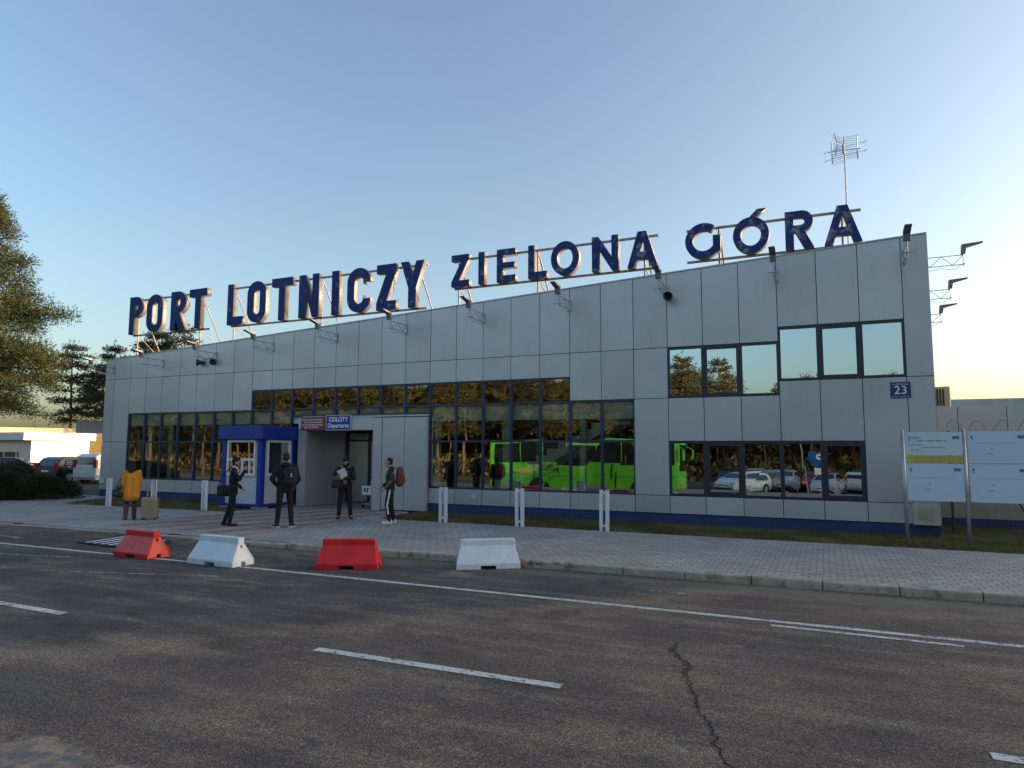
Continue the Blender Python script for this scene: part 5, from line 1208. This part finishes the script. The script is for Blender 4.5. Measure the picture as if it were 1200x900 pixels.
# man reading a paper
person((13.93, -2.85, 0), face(.60, -.80), 1.74, 'person in black with a face mask looking down at a white paper he holds',
       J0(head=(-.0, .08, 1.60), look=(.1, 1, -.75), er=(.30, .16, 1.26), wr=(.20, .40, 1.33), hdr=(-.1, .25, -.1), el=(-.24, .10, 1.14), wl=(.02, .33, 1.14), hdl=(.6, .4, .1), kl=(-.14, .02, .5), kr=(.13, .02, .5), al=(-.17, -.02, .085), ar=(.16, -.02, .085)), dict(hair='top', mask=True, jacket='blackc', hem=.06, legs='blackc', leg=1.05, shoes='shoe'))
# man in camouflage jacket, facing left
person((15.68, -3.2, 0), face(-.82, -.57), 1.72, 'person in a camouflage jacket, striped black trousers and white sneakers facing left',
       J0(pelvis=(0, .0, .98), head=(0, .06, 1.63), look=(0, 1, .08), chest=(0, .02, 1.28), el=(-.22, -.02, 1.13), wl=(-.20, .14, .96), er=(.22, .02, 1.13), wr=(.16, .20, 1.0), kl=(-.09, .08, .50), kr=(.10, -.02, .50), al=(-.10, .02, .085), ar=(.10, -.10, .085)), dict(hair='short', hairm='hairb', jacket='camo', hem=.06, legs='blackc', shoes='sneaker', sole=True, stripe='l'))
# bags
def rbox(name, w_, d, h, m, parent, loc=(0, 0, 0), bev=.05):
    b = MB(); b.box(-w_/2, w_/2, -d/2, d/2, 0, h); o = b.build(name, m, parent, bevel=bev, smooth=True); o.location = loc; return o
def backpack(loc, rz, m, label, w_=.30, d=.18, h=.46, strap=True):
    e = empty('backpack', loc, rz, label, 'backpack'); blob('bag_body', [('c', (-w_*.28, 0, .1), (-w_*.25, 0, h-.09), d*.52, d*.42), ('c', (w_*.28, 0, .1), (w_*.25, 0, h-.09), d*.52, d*.42), ('c', (0, 0, .09), (0, 0, h-.06), d*.52, d*.42)], m, e, .012, 3, .012)
    blob('front_pocket', [('c', (-w_*.16, -d*.42, .12), (w_*.16, -d*.42, .12), .06, .06), ('c', (-w_*.14, -d*.40, .22), (w_*.14, -d*.40, .22), .055, .055)], m, e, .012, 3)
    b = MB()
    for s_ in (-1, 1): b.path([(s_*.09, .06, h-.06), (s_*.10, .14, h+.02), (s_*.11, .22, h-.02), (s_*.12, .27, h-.16), (s_*.12, .22, .16), (s_*.10, .08, .08)], .014)
    b.build('strap', m, e); return e
def off(base, dx, dy, fx, fy):   # offset in a person's own frame
    n = math.hypot(fx, fy); fx /= n; fy /= n; return (base[0]+dx*fy+dy*fx, base[1]-dx*fx+dy*fy)
x, y = off((13.88, -5.12), .13, -.20, -.66, .75); bp = backpack((x, y, 1.0), face(-.66, .75)-.2, MAT['bagblack'], 'black backpack with a pale tag on the shoulder of the person seen from behind', .30, .17, .50)
b = MB(); b.box(.03, .06, -.175, -.165, .24, .33); b.build('pale_tag', MAT['sole'], bp)
x, y = off((15.68, -3.2), .0, -.235, -.82, -.57); backpack((x, y, .96), face(-.82, -.57), MAT['bagbrown'], 'brown canvas backpack worn by the person in the camouflage jacket', .32, .22, .48)
x, y = off((12.45, -5.48), -.16, -.14, .72, .69)
e = empty('shoulder_bag', (x, y, .72), face(.72, .69), 'black shoulder bag hanging behind the person in the dark suit', 'bag'); rbox('bag_body', .14, .40, .28, MAT['bagblack'], e, bev=.04)
b = MB(); b.path([(0, -.17, .26), (.03, -.05, .55), (.05, .1, .73), (.05, .22, .70), (.02, .22, .45), (0, .17, .26)], .012); b.build('strap', MAT['bagblack'], e)
x, y = off((8.95, -5.63), -.30, .02, -.80, .59)
e = empty('handbag', (x, y, .60), face(-.80, .59)+.4, 'black handbag hanging from the left arm of the person in the mustard coat', 'handbag'); blob('bag_body', [('c', (0, -.12, .08), (0, .12, .08), .08, .08), ('c', (0, -.09, .26), (0, .09, .26), .05, .05)], MAT['bagblack'], e, .012, 3, .01)
b = MB(); b.path([(0, -.09, .28), (.02, -.06, .44), (.04, 0, .5), (.02, .06, .44), (0, .09, .28)], .009); b.build('handle', MAT['bagblack'], e)
x, y = off((13.93, -2.85), .20, .24, .60, -.80)
e = empty('messenger_bag', (x, y, .86), face(.60, -.80), 'dark red and black bag hanging in front of the person with the paper', 'bag'); blob('bag_body', [('c', (-.06, 0, .08), (.10, 0, .08), .08, .08), ('c', (-.06, 0, .17), (.10, 0, .17), .06, .06)], MAT['bagred'], e, .012, 3, .01)
b = MB(); b.path([(-.1, 0, .2), (-.18, -.06, .45), (-.3, -.18, .64)], .014); b.build('strap', MAT['bagblack'], e)
x, y = off((13.93, -2.85), .07, .47, .60, -.80)
b = MB(); b.box(-.105, .105, -.002, .002, -.14, .14); o = tag(b.build('paper_sheet', MAT['paper'], loc=(x, y, 1.27)), 'white paper sheet held by the person in the face mask', 'paper'); o.rotation_euler = (R(-35), R(25), face(.60, -.80))
# suitcase
sc = empty('suitcase', (9.40, -5.38, 0), R(38), 'champagne hard-shell wheeled suitcase with its handle pulled up', 'suitcase')
b = MB(); b.box(-.20, .20, -.12, .12, .05, .60); b.build('shell', MAT['shell'], sc, bevel=.035, smooth=False)
b = MB()
for k in range(6): x = -.15+k*.06; b.box(x-.010, x+.010, -.128, -.12, .11, .54)
b.build('ribs', MAT['shell'], sc)
b = MB(); b.box(-.205, .205, -.01, .01, .045, .606); b.build('zip', MAT['black'], sc)
b = MB(); b.path([(-.09, .05, .6), (-.09, .05, 1.03), (.09, .05, 1.03), (.09, .05, .6)], .016, n=8); b.build('handle', MAT['steel'], sc)
for sx_ in (-1, 1):
    for sy in (-1, 1): b = MB(); b.bar((sx_*.15-.012, sy*.08, .03), (sx_*.15+.012, sy*.08, .03), .03, n=12); b.build('wheel', MAT['black'], sc)
# luggage trolley in the doorway
lt = empty('luggage_trolley', (12.38, .62, 0), R(-150+180), 'luggage trolley with a printed white panel standing inside the entrance', 'luggage trolley')
lt.rotation_euler = (0, 0, R(12))
b = MB()
for s_ in (-1, 1): b.path([(s_*.26, -.30, .12), (s_*.26, .35, .14), (s_*.26, .42, .95)], .016); b.path([(s_*.26, -.32, .12), (s_*.26, -.32, .72)], .014)
b.bar((-.26, -.30, .12), (.26, -.30, .12), .014); b.bar((-.26, .3, .14), (.26, .3, .14), .014); b.bar((-.26, -.32, .72), (.26, -.32, .72), .014); b.bar((-.26, -.32, .42), (.26, -.32, .42), .012)
for k in range(4): b.bar((-.18+k*.12, -.30, .125), (-.18+k*.12, .34, .15), .008)
b.build('frame', MAT['steel'], lt)
b = MB(); b.box(-.25, .25, -.35, -.335, .44, .72); b.build('advert_panel', MAT['signwhite'], lt)
b = MB(); b.add([(-.19, -.352, .66), (-.13, -.352, .66), (-.13, -.352, .52), (-.19, -.352, .52)], [(0, 1, 2, 3)]); b.add([(.07, -.352, .66), (.20, -.352, .66), (.20, -.352, .60), (.07, -.352, .60)], [(0, 1, 2, 3)]); b.add([(.07, -.352, .58), (.12, -.352, .58), (.12, -.352, .50), (.07, -.352, .50)], [(0, 1, 2, 3)]); b.build('blue_mark', MAT['signblue'], lt)
b = MB(); b.add([(-.09, -.352, .66), (-.01, -.352, .66), (-.05, -.352, .50), (-.10, -.352, .50)], [(0, 1, 2, 3)]); b.build('red_mark', MAT['bred'], lt)
b = MB(); b.bar((-.30, .42, .95), (.30, .42, .95), .03, n=10); b.build('handle', MAT['blue'], lt)
for sx_, sy in ((-1, -.28), (1, -.28), (0, .3)): b = MB(); b.bar((sx_*.24-.02, sy, .06), (sx_*.24+.02, sy, .06), .06, n=14); b.build('wheel', MAT['rubber'], lt)
